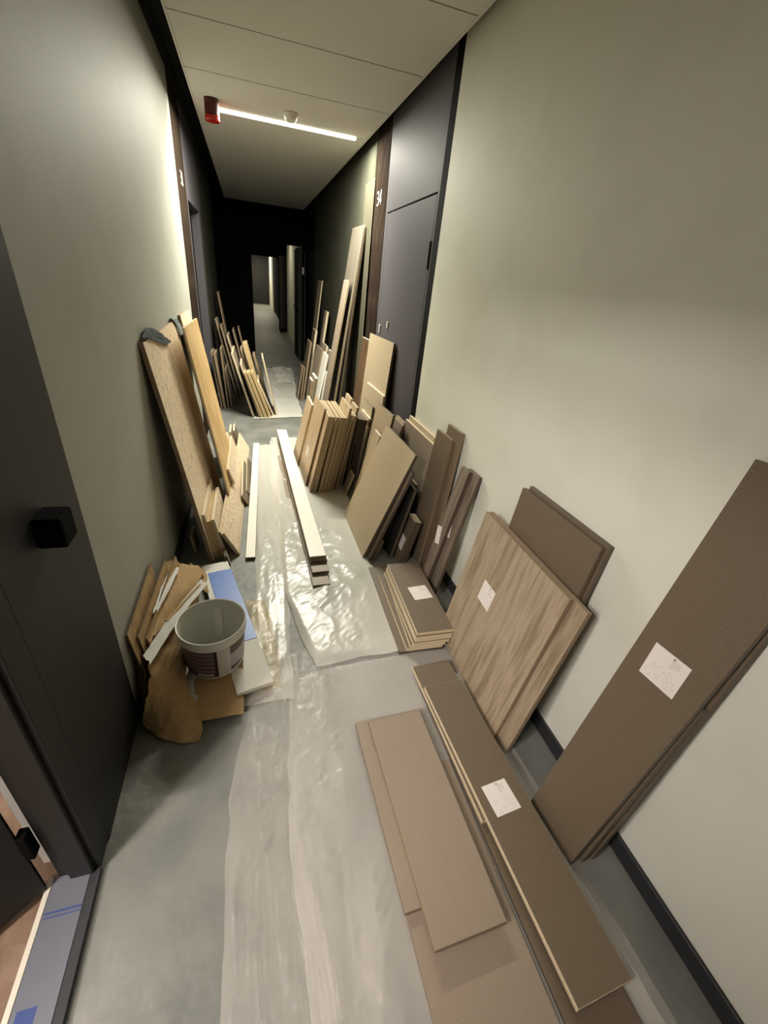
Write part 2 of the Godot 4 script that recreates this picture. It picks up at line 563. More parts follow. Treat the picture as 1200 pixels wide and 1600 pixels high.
# the wrap round the pail: plum panels of print, a pale stripe, a pale picture panel
func pail_picture() -> StandardMaterial3D:
	var im := Image.create(512, 128, false, Image.FORMAT_RGB8)
	im.fill(Color(0.28, 0.2, 0.21))
	var r := RandomNumberGenerator.new()
	r.seed = 77
	for half in 2:
		var o := half * 256
		im.fill_rect(Rect2i(o, 0, 128, 128), Color(0.27, 0.18, 0.2))
		for row in 5:
			im.fill_rect(Rect2i(o + 8, 8 + row * 20, 112, 14), Color(0.45, 0.38, 0.39))
			im.fill_rect(Rect2i(o + 8, 24 + row * 20, 112, 4), Color(0.14, 0.07, 0.1))
		im.fill_rect(Rect2i(o + 70, 108, 46, 14), Color(0.62, 0.58, 0.57))
		im.fill_rect(Rect2i(o + 120, 0, 6, 128), Color(0.08, 0.04, 0.06))
		im.fill_rect(Rect2i(o + 128, 0, 34, 128), Color(0.74, 0.72, 0.68))
		im.fill_rect(Rect2i(o + 162, 0, 94, 40), Color(0.3, 0.2, 0.2))
		im.fill_rect(Rect2i(o + 162, 40, 94, 88), Color(0.66, 0.6, 0.61))
		for k in 30:
			im.fill_rect(Rect2i(o + 166 + r.randi_range(0, 70), 70 + r.randi_range(0, 44), r.randi_range(3, 14), r.randi_range(2, 7)), Color(0.4, 0.33, 0.36).lightened(r.randf() * 0.4))
		im.fill_rect(Rect2i(o + 164, 104, 40, 14), Color(0.1, 0.05, 0.07))
	var m := flat(Color.WHITE, 0.35)
	m.albedo_texture = ImageTexture.create_from_image(im)
	return m


# ==================================================================== the place
func shell_of_the_corridor() -> void:
	structure(block("floor", Vector3(XL - 0.06, -0.12, -27.5), Vector3(XR + 0.3, 0.0, 2.4), M.floor))
	structure(block("floor", Vector3(-3.4, -0.12, -3.0), Vector3(XL - 0.06, 0.002, 2.4), M.room_floor))
	# right wall: near piece, piece beyond the numbered door
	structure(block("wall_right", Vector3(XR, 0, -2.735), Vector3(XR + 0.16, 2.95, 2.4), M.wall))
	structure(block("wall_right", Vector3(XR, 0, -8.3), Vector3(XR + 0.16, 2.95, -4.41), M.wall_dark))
	structure(block("wall_right", Vector3(XR + 0.1, 0, -4.41), Vector3(XR + 0.16, 2.95, -2.735), M.black))
	# left wall: from the near door panel to the far door, and beyond it
	structure(block("wall_left", Vector3(XL - 0.16, 0, -4.375), Vector3(XL, 2.78, -1.24), M.wall_shaded))
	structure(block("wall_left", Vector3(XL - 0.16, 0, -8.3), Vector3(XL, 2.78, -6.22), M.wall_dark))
	structure(block("wall_left", Vector3(XL - 0.16, 0, 0.28), Vector3(XL, 2.78, 2.4), M.wall_shaded))
	structure(block("wall_left", Vector3(XL - 0.16, 0, -6.22), Vector3(XL - 0.13, 2.95, -4.375), M.black))
	structure(block("trim_1", Vector3(XL - 0.16, 2.78, -8.3), Vector3(XL + 0.0, 2.95, 2.4), M.void))
	structure(block("wall_back", Vector3(-3.4, 0, 2.4), Vector3(XR + 0.16, 2.95, 2.5), M.wall_shaded))
	structure(block("trim_2", Vector3(XL - 0.16, 2.95, -9.6), Vector3(XR + 0.16, 3.05, 2.5), M.void), "black deck over the floating ceiling")
	# the lit room behind the near left door
	structure(block("wall_room", Vector3(-3.5, 0, -3.0), Vector3(-3.4, 2.7, 2.5), M.room_wall))
	structure(block("wall_room", Vector3(-3.5, 0, -3.1), Vector3(XL - 0.16, 2.7, -3.0), M.room_wall))
	structure(block("wall_room", Vector3(XL - 0.18, 0, -3.0), Vector3(XL - 0.161, 2.7, -0.87), M.room_wall))
	structure(block("ceiling", Vector3(-3.5, 2.7, -3.1), Vector3(XL - 0.16, 2.8, 2.5), M.room_wall))
	# skirtings along the right wall
	structure(block("baseboard_right", Vector3(XR - 0.012, 0, -2.735), Vector3(XR, 0.07, 2.4), M.skirting, null, 0.002))
	structure(block("baseboard_right", Vector3(XR - 0.012, 0, -8.3), Vector3(XR, 0.07, -4.41), M.skirting, null, 0.002))
	structure(block("baseboard_left", Vector3(XL, 0, -4.375), Vector3(XL + 0.012, 0.07, -1.24), M.skirting, null, 0.002))


func ceiling_and_fittings() -> void:
	var c := Node3D.new()
	c.name = "ceiling_floating"
	add_child(c)
	structure(c, "floating ceiling of wide pale panels")
	var x0 := -0.335
	var x1 := 1.03
	var edges := [2.3, 1.64, 0.95, 0.26, -0.43, -1.12, -1.77, -2.455, -3.145, -3.835, ZLAMP, -5.53, -6.52, -7.51, -8.5, -9.45]
	for k in edges.size() - 1:
		var gap := 0.0055 if k < 10 else 0.0012
		block("ceiling_panel", Vector3(x0 + 0.014, HC, edges[k + 1] + gap), Vector3(x1 - 0.014, HC + 0.03, edges[k] - gap), M.ceiling, c, 0.0008)
	block("backing", Vector3(x0 + 0.014, HC + 0.03, -9.45), Vector3(x1 - 0.014, HC + 0.05, 2.3), M.joint, c)
	for s in [[x0, x0 + 0.013], [x1 - 0.013, x1]]:
		block("edge_trim", Vector3(s[0], HC - 0.002, -9.45), Vector3(s[1], HC + 0.04, 2.3), M.ceiling, c, 0.001)
	# linear lamp set across the joint
	var lamp := thing("linear_lamp", "lit white linear lamp running across the ceiling", "lamp", Vector3(0.38, HC, ZLAMP))
	block("diffuser", Vector3(-0.548, -0.016, -0.022), Vector3(0.548, -0.001, 0.022), M.glow, lamp, 0.003)
	for s in [-1, 1]:
		block("end_cap", Vector3(s * 0.552 - 0.004, -0.012, -0.018), Vector3(s * 0.552 + 0.004, 0.0, 0.018), M.white_plastic, lamp, 0.001)
	# red alarm sounder
	var a := thing("alarm_sounder", "dark red cylindrical fire alarm sounder hanging by the lamp's left end", "alarm", Vector3(-0.2, HC, -4.34))
	put("base", lathe(PackedVector2Array([Vector2(0, 0), Vector2(0.051, 0), Vector2(0.051, -0.02), Vector2(0.05, -0.022)]), 32, M.red), a)
	put("body", lathe(PackedVector2Array([Vector2(0.05, -0.02), Vector2(0.05, -0.095), Vector2(0.046, -0.098), Vector2(0, -0.098)]), 32, M.red), a)
	put("beacon_ring", lathe(PackedVector2Array([Vector2(0.05, -0.097), Vector2(0.051, -0.1), Vector2(0.053, -0.12), Vector2(0.05, -0.128), Vector2(0, -0.128)]), 32, M.red_clear), a)
	# smoke detector
	var d := thing("smoke_detector", "round off-white smoke detector on the ceiling behind the lamp", "detector", Vector3(0.365, HC, -4.27))
	put("base", lathe(PackedVector2Array([Vector2(0, 0), Vector2(0.056, 0), Vector2(0.057, -0.01), Vector2(0.05, -0.014)]), 32, M.white_plastic), d)
	put("head", lathe(PackedVector2Array([Vector2(0.05, -0.012), Vector2(0.048, -0.03), Vector2(0.04, -0.045), Vector2(0.026, -0.053), Vector2(0, -0.055)]), 32, M.white_plastic), d)
	# small sprinkler plate further on
	var s2 := thing("sprinkler", "small flat white sprinkler plate on the ceiling beyond the lamp", "sprinkler", Vector3(0.34, HC, -5.55))
	put("cover_plate", lathe(PackedVector2Array([Vector2(0, 0), Vector2(0.045, 0), Vector2(0.045, -0.006), Vector2(0.04, -0.009), Vector2(0, -0.009)]), 28, M.white_plastic), s2)
	put("deflector", lathe(PackedVector2Array([Vector2(0.012, -0.008), Vector2(0.012, -0.014), Vector2(0.016, -0.016), Vector2(0, -0.018)]), 20, M.white_plastic), s2)
	# unseen panel added for fill light, and the bulb of the side room
	var fp := thing("added_fill_panel", "unseen flat panel added for fill light on the ceiling of the side room", "lamp", Vector3(-2.3, 2.7, 0.95))
	block("tray", Vector3(-0.31, -0.03, -0.61), Vector3(0.31, 0.0, 0.61), M.white_plastic, fp, 0.003)
	block("diffuser", Vector3(-0.29, -0.034, -0.59), Vector3(0.29, -0.03, 0.59), M.glow, fp, 0.001)
	var r := thing("room_lamp", "bare bulb under the ceiling of the side room", "lamp", Vector3(-1.2, 2.42, 0.04))
	put("bulb", lathe(PackedVector2Array([Vector2(0, -0.05), Vector2(0.025, -0.043), Vector2(0.043, -0.025), Vector2(0.05, 0), Vector2(0.043, 0.025), Vector2(0.022, 0.05), Vector2(0.016, 0.07)]), 20, M.glow), r)
	put("socket", lathe(PackedVector2Array([Vector2(0.018, 0.066), Vector2(0.018, 0.12), Vector2(0.006, 0.13), Vector2(0.006, 0.27)]), 16, M.black), r)


func digits(text: String, height: float, at: Vector3, yaw: float, parent: Node) -> void:
	var t := TextMesh.new()
	var f := SystemFont.new()
	f.font_names = PackedStringArray(["Droid Sans"])
	t.font = f
	t.text = text
	t.font_size = 64
	t.pixel_size = height / 47.0
	t.depth = 0.002
	t.material = M.lettering
	var o := put("house_number", t, parent)
	o.position = at
	o.rotation_degrees.y = yaw


func doors() -> void:
	# door on the right, flush charcoal panels with a brown number panel beyond it
	var d := Node3D.new()
	d.name = "door_1"
	add_child(d)
	structure(d, "flush charcoal door with the number 34 on a brown side panel")
	block("painted_gap", Vector3(XR + 0.001, 0, -2.832), Vector3(XR + 0.03, 2.95, -2.736), M.black, d)  # flush black strip painted in where the recess would look dark
	block("frame_back", Vector3(XR + 0.03, 0, -4.405), Vector3(XR + 0.06, 2.95, -2.74), M.black, d)
	block("door_frame", Vector3(XR + 0.004, 0, -2.868), Vector3(XR + 0.03, 2.95, -2.834), M.charcoal, d, 0.001)
	block("transom_panel", Vector3(XR + 0.004, 2.098, -3.988), Vector3(XR + 0.03, 2.95, -2.868), M.charcoal, d, 0.001)
	block("door_leaf", Vector3(XR + 0.004, 0.006, -3.925), Vector3(XR + 0.03, 2.088, -2.872), M.charcoal, d, 0.001)
	block("door_frame", Vector3(XR + 0.004, 0, -3.988), Vector3(XR + 0.03, 2.098, -3.929), M.charcoal, d, 0.001)
	var side := block("side_panel", Vector3(XR + 0.002, 0, -4.4), Vector3(XR + 0.03, 2.95, -3.995), M.strip, d, 0.001)
	digits("34", 0.105, Vector3(XR - 0.001, 2.222, -4.212), -90, side)
	block("hinge", Vector3(XR - 0.004, 1.7, -2.882), Vector3(XR + 0.004, 1.85, -2.868), M.black, d, 0.001)
	block("hinge_screw", Vector3(XR - 0.006, 1.772, -2.877), Vector3(XR - 0.003, 1.78, -2.873), M.steel, d, 0.0005)
	for s in [[1.26, -3.85, 0.05], [1.31, -3.62, 0.035]]:
		block("tape_scrap", Vector3(XR - 0.008, s[0] - s[2], s[1] - 0.014), Vector3(XR + 0.004, s[0] + s[2] * 0.4, s[1] + 0.006), M.white_paint, d, 0.003)
	# door on the left at the far end, leaf set back
	var e := Node3D.new()
	e.name = "door_2"
	add_child(e)
	structure(e, "dark recessed door with a brown number panel on the far left")
	var side2 := block("side_panel", Vector3(XL - 0.13, 0, -4.995), Vector3(XL - 0.004, 2.95, -4.38), M.strip, e, 0.001)
	digits("33", 0.1, Vector3(XL - 0.002, 2.2, -4.72), 90, side2)
	block("transom_panel", Vector3(XL - 0.13, 2.098, -6.2), Vector3(XL - 0.004, 2.95, -5.0), M.charcoal, e, 0.001)
	block("door_leaf", Vector3(XL - 0.13, 0.006, -6.1), Vector3(XL - 0.09, 2.09, -5.06), M.dark_panel, e, 0.001)
	block("door_frame", Vector3(XL - 0.13, 0, -5.06), Vector3(XL - 0.004, 2.098, -5.0), M.charcoal, e, 0.001)
	block("door_frame", Vector3(XL - 0.13, 0, -6.2), Vector3(XL - 0.004, 2.098, -6.1), M.charcoal, e, 0.001)
	block("door_handle", Vector3(XL - 0.09, 1.03, -5.2), Vector3(XL - 0.03, 1.05, -5.08), M.steel, e, 0.003)
	# near left door: dark side panel with a square bell box, frame, threshold, leaf standing open into the lit room
	var n := Node3D.new()
	n.name = "door_3"
	add_child(n)
	structure(n, "dark near door standing open into a lit room on the left")
	var panel := block("side_panel", Vector3(XL - 0.16, 0, -1.238), Vector3(XL + 0.002, 2.95, -0.815), M.dark_panel, n, 0.001)
	block("bell_box", Vector3(XL + 0.002, 0.968, -1.045), Vector3(XL + 0.06, 1.045, -0.975), M.black, panel, 0.004)
	block("door_frame", Vector3(XL - 0.1, 0.02, -0.812), Vector3(XL + 0.004, 2.16, -0.735), M.dark_panel, n, 0.002)
	block("door_stop", Vector3(XL - 0.07, 0.02, -0.735), Vector3(XL - 0.012, 2.1, -0.722), M.dark_panel, n, 0.002)
	block("door_frame", Vector3(XL - 0.1, 0.02, 0.2), Vector3(XL + 0.004, 2.16, 0.28), M.dark_panel, n, 0.002)
	block("door_head", Vector3(XL - 0.1, 2.1, -0.735), Vector3(XL + 0.004, 2.16, 0.2), M.dark_panel, n, 0.002)
	block("head_panel", Vector3(XL - 0.16, 2.16, -0.815), Vector3(XL + 0.0, 2.95, 0.28), M.dark_panel, n, 0.001)
	block("jamb_lining", Vector3(XL - 0.16, 0.0, -0.87), Vector3(XL - 0.1, 2.16, -0.79), M.room_wall, n)
	block("threshold", Vector3(XL - 0.112, 0.0, -0.735), Vector3(XL - 0.02, 0.022, 0.2), M.steel, n, 0.001)
	block("threshold_rail", Vector3(XL - 0.02, 0.0, -0.735), Vector3(XL + 0.004, 0.02, 0.2), M.skirting, n, 0.001)
	block("threshold_lip", Vector3(XL - 0.126, 0.0, -0.735), Vector3(XL - 0.112, 0.024, 0.2), M.white_plastic, n, 0.001)
	block("pen_mark", Vector3(XL - 0.108, 0.0215, -0.655), Vector3(XL - 0.022, 0.0225, -0.65), M.blue_ink, n)
	block("pen_mark", Vector3(XL - 0.108, 0.0215, -0.644), Vector3(XL - 0.022, 0.0225, -0.641), M.blue_ink, n)
	block("blue_tape", Vector3(XL - 0.1, 0.0215, -0.475), Vector3(XL - 0.06, 0.0225, -0.44), M.blue_ink, n)
	var leaf := block("door_leaf", Vector3(-0.04, 0.03, 0.0), Vector3(0.0, 2.09, 0.9), M.dark_panel, n, 0.002)
	leaf.position = Vector3(XL - 0.118, 0, -0.708)
	leaf.rotation_degrees.y = -51
	block("door_edge", Vector3(-0.034, 0.032, -0.002), Vector3(-0.006, 2.088, 0.0), M.black, leaf)
	for y in [0.25, 1.05, 1.85]:
		block("hinge", Vector3(XL - 0.122, y - 0.05, -0.735), Vector3(XL - 0.1, y + 0.05, -0.705), M.black, n, 0.002)


func far_end() -> void:
	for s in [["wall_left", XL - 0.16, XL], ["wall_right", XR, XR + 0.16]]:
		structure(block(s[0], Vector3(s[1], 0, -9.6), Vector3(s[2], 2.95, -8.3), M.black))
	structure(block("wall_end", Vector3(XL, 0, -9.6), Vector3(0.07, 2.95, -9.45), M.black))
	structure(block("wall_end", Vector3(0.07, 2.08, -9.6), Vector3(XR, 2.95, -9.45), M.black))
	structure(block("wall_end", Vector3(1.0, 0, -9.6), Vector3(XR, 2.08, -9.45), M.black))
	# the corridor goes on behind it
	structure(block("wall_left", Vector3(XL - 0.16, 0, -27.5), Vector3(XL, 2.6, -9.6), M.wall_shaded))
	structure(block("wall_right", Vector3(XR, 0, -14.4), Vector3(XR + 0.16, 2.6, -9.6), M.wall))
	structure(block("wall_right", Vector3(XR, 0, -22.6), Vector3(XR + 0.16, 2.6, -14.4), M.black))
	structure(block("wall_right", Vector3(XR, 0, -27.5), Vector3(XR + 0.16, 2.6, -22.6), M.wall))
	structure(block("wall_beyond", Vector3(XL, 2.0, -14.9), Vector3(XR, 2.6, -14.7), M.black))
	structure(block("wall_beyond", Vector3(XL, 0, -14.9), Vector3(0.0, 2.0, -14.7), M.black))
	structure(block("wall_far", Vector3(XL, 0, -27.5), Vector3(XR, 2.6, -27.3), M.dark_panel))
	structure(block("ceiling", Vector3(XL - 0.16, 2.5, -27.5), Vector3(XR + 0.16, 2.6, -9.6), M.black))
	for k in 2:
		var z: float = [-13.0, -25.2][k]
		var l := thing("linear_lamp", ["linear ceiling lamp in the dim corridor beyond the end doorway", "unseen bright lamp added at the far end of the corridor beyond, in place of a lit side opening"][k], "lamp", Vector3([0.3, 0.5][k], 2.5, z))  # the second lamp is added, replacing light from a side opening
		block("diffuser", Vector3(-0.45, -0.012, -0.02), Vector3(0.45, -0.001, 0.02), M.glow, l, 0.003)
		for s in [-1, 1]:
			block("end_cap", Vector3(s * 0.454 - 0.004, -0.013, -0.02), Vector3(s * 0.454 + 0.004, 0.0, 0.02), M.white_plastic, l, 0.001)
	# a pair of black leaves folded back on the right, and a grey leaf standing open further on
	var f := Node3D.new()
	f.name = "door_4"
	add_child(f)
	structure(f, "black door leaf folded back inside the end doorway")
	block("door_leaf", Vector3(0.955, 0.01, -10.5), Vector3(0.995, 2.07, -9.61), M.black, f, 0.002)
	block("door_edge", Vector3(0.95, 0.01, -9.61), Vector3(1.0, 2.07, -9.6), M.dark_panel, f, 0.001)
	block("closer_box", Vector3(1.005, 1.62, -9.44), Vector3(1.04, 1.74, -9.41), M.white_plastic, f, 0.003)
	block("door_frame", Vector3(0.985, 0, -9.448), Vector3(1.003, 2.09, -9.4), M.dark_panel, f, 0.002)
	block("door_frame", Vector3(1.05, 0, -9.448), Vector3(1.062, 2.0, -9.4), M.charcoal, f, 0.002)
	block("push_bar", Vector3(0.93, 0.98, -10.4), Vector3(0.95, 1.02, -9.7), M.black, f, 0.004)
	var g := Node3D.new()
	g.name = "door_5"
	add_child(g)
	structure(g, "grey door leaf standing ajar in the corridor beyond")
	var leaf := block("door_leaf", Vector3(-0.38, 0.05, -0.02), Vector3(0, 2.05, 0.02), M.charcoal, g, 0.002)
	leaf.position = Vector3(1.07, 0, -14.6)
	leaf.rotation_degrees.y = 55
	block("kick_plate", Vector3(-0.378, 0.0, 0.02), Vector3(-0.004, 0.1, 0.024), M.black, leaf)
	block("door_edge", Vector3(-0.384, 0.05, -0.018), Vector3(-0.38, 2.05, 0.018), M.black, leaf)


# ==================================================================== the film on the floor
# a crinkled sheet between a left and a right border, each a list of (x, z) from near to far
func film(called: String, label: String, left: Array, right: Array, y: float, amp: float, stretch: Vector2, mat: String, seed: int, cell := 0.016, lip := 0.0, weighed := 9.0) -> void:
	var a := FastNoiseLite.new()
	a.seed = seed
	a.frequency = 1.0
	a.fractal_type = FastNoiseLite.FRACTAL_RIDGED
	a.fractal_octaves = 4
	a.domain_warp_enabled = true
	a.domain_warp_amplitude = 0.6
	a.domain_warp_frequency = 0.8
	var b := FastNoiseLite.new()
	b.seed = seed + 1
	b.frequency = 2.2
	b.fractal_octaves = 2
	var lc := Curve2D.new()
	var rc := Curve2D.new()
	for p in left:
		lc.add_point(p)
	for p in right:
		rc.add_point(p)
	var len := maxf(lc.get_baked_length(), rc.get_baked_length())
	var wid := 0.0
	for k in 9:
		wid = maxf(wid, lc.sample_baked(lc.get_baked_length() * k / 8.0).distance_to(rc.sample_baked(rc.get_baked_length() * k / 8.0)))
	var nv := int(len / cell)
	var nu := maxi(3, int(wid / cell))
	var st := begin()
	st.set_smooth_group(1)
	for j in nv + 1:
		var fj := float(j) / nv
		var p := lc.sample_baked(lc.get_baked_length() * fj)
		var q := rc.sample_baked(rc.get_baked_length() * fj)
		for i in nu + 1:
			var fi := float(i) / nu
			var g := p.lerp(q, fi)
			var rag := b.get_noise_2d(g.x * 1.5, g.y * 1.5) * 0.014
			var h := a.get_noise_2d(g.x * stretch.x, g.y * stretch.y) * 0.5 + 0.5
			h = pow(clampf(h, 0, 1), 2.2) * amp + (b.get_noise_2d(g.x, g.y) * 0.5 + 0.5) * amp * 0.35
			h *= 1.0 - 0.95 * smoothstep(weighed - 0.08, weighed + 0.06, g.x)   # pressed flat under the boards
			var rim := minf(minf(fi, 1.0 - fi) * wid, minf(fj, 1.0 - fj) * len)
			h = h * smoothstep(0.0, 0.03, rim) + lip * (1.0 - smoothstep(0.0, 0.012, rim))
			st.set_uv(g)
			st.add_vertex(Vector3(g.x + (rag if i == 0 or i == nu else 0.0), y + h, g.y + (rag if j == 0 or j == nv else 0.0)))
	for j in nv:
		for i in nu:
			var k := j * (nu + 1) + i
			for t in [k, k + nu + 2, k + 1, k, k + nu + 1, k + nu + 2]:
				st.add_index(t)
	st.generate_normals()
	tag(put(called, done(st, M[mat])), label, "plastic sheet")


func protective_film() -> void:
	film("plastic_sheet", "thin milky plastic sheet under the foreground boards, bare floor at its left", [Vector2(-0.120, 0.500), Vector2(-0.150, -0.340), Vector2(-0.150, -0.850), Vector2(-0.090, -1.150), Vector2(-0.100, -1.450)], [Vector2(0.970, 0.500), Vector2(0.950, -0.300), Vector2(0.930, -0.800), Vector2(0.950, -1.500)], 0.001, 0.03, Vector2(2.0, 0.6), "film_thin", 101, 0.012, 0.0, 0.3)
	film("plastic_sheet", "crinkled white plastic sheet under the stack and the upright boards", [Vector2(0.210, -1.345), Vector2(0.100, -1.880), Vector2(0.130, -2.660), Vector2(0.100, -3.400), Vector2(0.150, -4.500)], [Vector2(0.740, -1.370), Vector2(0.720, -1.900), Vector2(0.660, -2.100), Vector2(0.700, -2.900), Vector2(0.720, -4.500)], 0.012, 0.026, Vector2(1.4, 0.9), "film", 102, 0.0125, 0.0, 0.57)
	film("plastic_sheet", "pleated plastic strip running lengthwise left of the white-topped stack", [Vector2(-0.120, -1.200), Vector2(-0.070, -1.600), Vector2(-0.040, -2.200), Vector2(-0.030, -3.200), Vector2(-0.040, -4.300)], [Vector2(0.100, -1.200), Vector2(0.120, -1.700), Vector2(0.150, -2.200), Vector2(0.170, -3.200), Vector2(0.200, -4.300)], 0.005, 0.016, Vector2(5.5, 0.8), "film", 103, 0.0125, 0.0, 9.0)
	film("plastic_sheet", "upper milky plastic layer between the bucket and the foreground beige boards", [Vector2(0.090, 0.450), Vector2(0.060, -0.300), Vector2(0.035, -0.750), Vector2(0.100, -1.320)], [Vector2(0.930, 0.450), Vector2(0.920, -0.300), Vector2(0.900, -0.750), Vector2(0.900, -1.340)], 0.006, 0.03, Vector2(1.5, 0.9), "film_soft", 104, 0.012, 0.0, 0.3)
	film("plastic_sheet", "small yellowish film scrap beside the blue-covered panel", [Vector2(-0.040, -1.250), Vector2(-0.080, -1.500), Vector2(-0.100, -1.850)], [Vector2(0.060, -1.250), Vector2(0.050, -1.500), Vector2(0.000, -1.850)], 0.016, 0.014, Vector2(5, 2), "film_yellow", 105, 0.01, 0.0, 9.0)
	film("plastic_sheet", "plastic sheet with a folded front edge under the far boards", [Vector2(-0.020, -5.180), Vector2(0.050, -6.000), Vector2(0.200, -8.400)], [Vector2(0.580, -5.300), Vector2(0.600, -6.000), Vector2(0.720, -8.400)], 0.004, 0.014, Vector2(2, 1.2), "film", 106, 0.02, 0.012, 9.0)
	film("plastic_sheet", "crumpled film patch farthest away on the corridor floor", [Vector2(0.360, -7.200), Vector2(0.360, -8.500)], [Vector2(0.620, -7.200), Vector2(0.730, -8.500)], 0.02, 0.03, Vector2(3, 2), "film", 107, 0.02, 0.006, 9.0)


# ==================================================================== the boards
func boards() -> void:
	var o: MeshInstance3D
	# right foreground
	o = board("laminate_board", "tall taupe board with a white label leaning at the right frame edge", "boards leaning on the right wall", Vector3(0.885, 0.0023, -0.603), Vector3(84.5, 7.1, -0.9), Vector3(0.198, 1.334, 0.019), "taupe", "brown_edge")
	sticker(o, Vector2(0.094, 0.779), Vector2(0.097, 0.103), 2.1, "print_a")
	o = board("laminate_board", "taupe board directly behind the tall labelled board at the right frame edge", "boards leaning on the right wall", Vector3(0.948, 0.0020, -0.600), Vector3(90.0, 6.0, 0.0), Vector3(0.197, 0.740, 0.019), "taupe", "brown_edge")
	o = board("laminate_board", "rearmost taupe board against the wall behind the tall labelled board", "boards leaning on the right wall", Vector3(0.985, 0.0020, -0.598), Vector3(90.0, 4.6, 0.0), Vector3(0.197, 1.050, 0.019), "taupe", "brown_edge")
	o = board("laminate_board", "wide oak-grained board with a diamond-set white label, front of its pair", "boards leaning on the right wall", Vector3(0.875, 0.0076, -1.447), Vector3(90.6, 8.0, -0.5), Vector3(0.598, 0.735, 0.019), "oak", "tan_edge")
	sticker(o, Vector2(0.221, 0.435), Vector2(0.095, 0.102), -1.4, "print_b")
	o = board("laminate_board", "larger oak-grained board just behind the labelled oak-grained board", "boards leaning on the right wall", Vector3(0.899, 0.0087, -1.451), Vector3(90.9, 8.1, -0.6), Vector3(0.667, 0.731, 0.019), "oak", "tan_edge")
	o = board("laminate_board", "square-topped taupe board behind the oak-grained pair, front one", "boards leaning on the right wall", Vector3(0.962, 0.0017, -1.319), Vector3(89.6, 5.2, 0.3), Vector3(0.456, 0.909, 0.019), "taupe", "brown_edge")
	o = board("laminate_board", "taupe board against the wall behind the oak-grained pair, rear one", "boards leaning on the right wall", Vector3(0.994, 0.0015, -1.314), Vector3(89.9, 4.6, -0.1), Vector3(0.455, 0.921, 0.019), "taupe", "brown_edge")
	# low stack of seven short brown boards
	o = board("laminate_board", "bottom wide board of the low stack of short brown boards", "low stack of short brown boards", Vector3(0.621, 0.0180, -1.346), Vector3(1.5, 90.0, 0.0), Vector3(0.230, 0.700, 0.0175), "taupe", "brown_edge")
	o = board("laminate_board", "second board from the bottom of the low brown stack", "low stack of short brown boards", Vector3(0.656, 0.0370, -1.342), Vector3(1.5, 90.0, 0.0), Vector3(0.190, 0.600, 0.0175), "taupe", "pale_edge")
	o = board("laminate_board", "third board from the bottom of the low brown stack", "low stack of short brown boards", Vector3(0.671, 0.0560, -1.342), Vector3(3.5, 90.0, 0.0), Vector3(0.185, 0.580, 0.0175), "taupe", "pale_edge")
	o = board("laminate_board", "middle board of the low stack of seven short brown boards", "low stack of short brown boards", Vector3(0.683, 0.0750, -1.335), Vector3(1.5, 90.0, 0.0), Vector3(0.190, 0.575, 0.0175), "taupe", "pale_edge")
	o = board("laminate_board", "third board from the top of the low brown stack", "low stack of short brown boards", Vector3(0.692, 0.0940, -1.338), Vector3(1.5, 90.0, 0.0), Vector3(0.190, 0.570, 0.0175), "taupe", "pale_edge")
	o = board("laminate_board", "second board from the top of the low brown stack", "low stack of short brown boards", Vector3(0.692, 0.1120, -1.337), Vector3(1.5, 90.0, 0.0), Vector3(0.190, 0.570, 0.0175), "taupe", "pale_edge")
	o = board("laminate_board", "short brown board with a white label on top of the low stack", "low stack of short brown boards", Vector3(0.699, 0.1300, -1.344), Vector3(1.6, 90.0, 0.0), Vector3(0.192, 0.569, 0.0175), "taupe", "pale_edge")
	sticker(o, Vector2(0.112, 0.292), Vector2(0.106, 0.107), 5.6, "print_b")
	# boards lying flat in the foreground
	o = board("laminate_board", "lowest dark taupe board, its end showing at the bottom frame edge", "boards lying on the floor sheet", Vector3(0.672, 0.0200, 0.060), Vector3(-1.0, 90.0, 0.0), Vector3(0.190, 1.200, 0.019), "taupe", "brown_edge")
	o = board("laminate_board", "taupe board lying under the long labelled taupe board", "boards lying on the floor sheet", Vector3(0.665, 0.0410, -0.571), Vector3(-1.7, 90.0, 0.0), Vector3(0.185, 0.660, 0.019), "taupe", "pale_edge")
	o = board("laminate_board", "long taupe board with a white label lying topmost beside the beige boards", "boards lying on the floor sheet", Vector3(0.695, 0.0620, -0.131), Vector3(-2.5, 90.0, 0.0), Vector3(0.178, 0.970, 0.019), "taupe", "pale_edge")
	sticker(o, Vector2(0.083, 0.483), Vector2(0.098, 0.101), 2.8, "print_a")
	o = board("laminate_board", "lowest beige board running out of the bottom frame edge", "boards lying on the floor sheet", Vector3(0.350, 0.0200, 0.120), Vector3(-0.5, 90.0, 0.0), Vector3(0.305, 0.920, 0.019), "beige", "beige_edge")
	o = board("laminate_board", "wide beige board lying under the topmost beige board", "boards lying on the floor sheet", Vector3(0.338, 0.0410, -0.413), Vector3(-1.3, 90.0, 0.0), Vector3(0.280, 0.598, 0.019), "beige", "beige_edge")
	o = board("laminate_board", "narrow beige board lying topmost on the beige boards", "boards lying on the floor sheet", Vector3(0.388, 0.0620, -0.317), Vector3(-1.3, 90.0, 0.0), Vector3(0.219, 0.676, 0.019), "beige", "tan_edge")
	# middle of the right side
	o = board("laminate_board", "large plain beige board leaning at the front of the middle group", "boards leaning on the right wall", Vector3(0.617, 0.0068, -2.747), Vector3(89.3, 21.0, 0.2), Vector3(0.589, 0.764, 0.019), "sand", "brown_edge")
	o = board("laminate_board", "board just behind the large plain beige board, dark edge showing", "boards leaning on the right wall", Vector3(0.662, 0.0061, -2.631), Vector3(90.0, 19.7, 0.0), Vector3(0.500, 0.654, 0.018), "beige", "brown_edge")
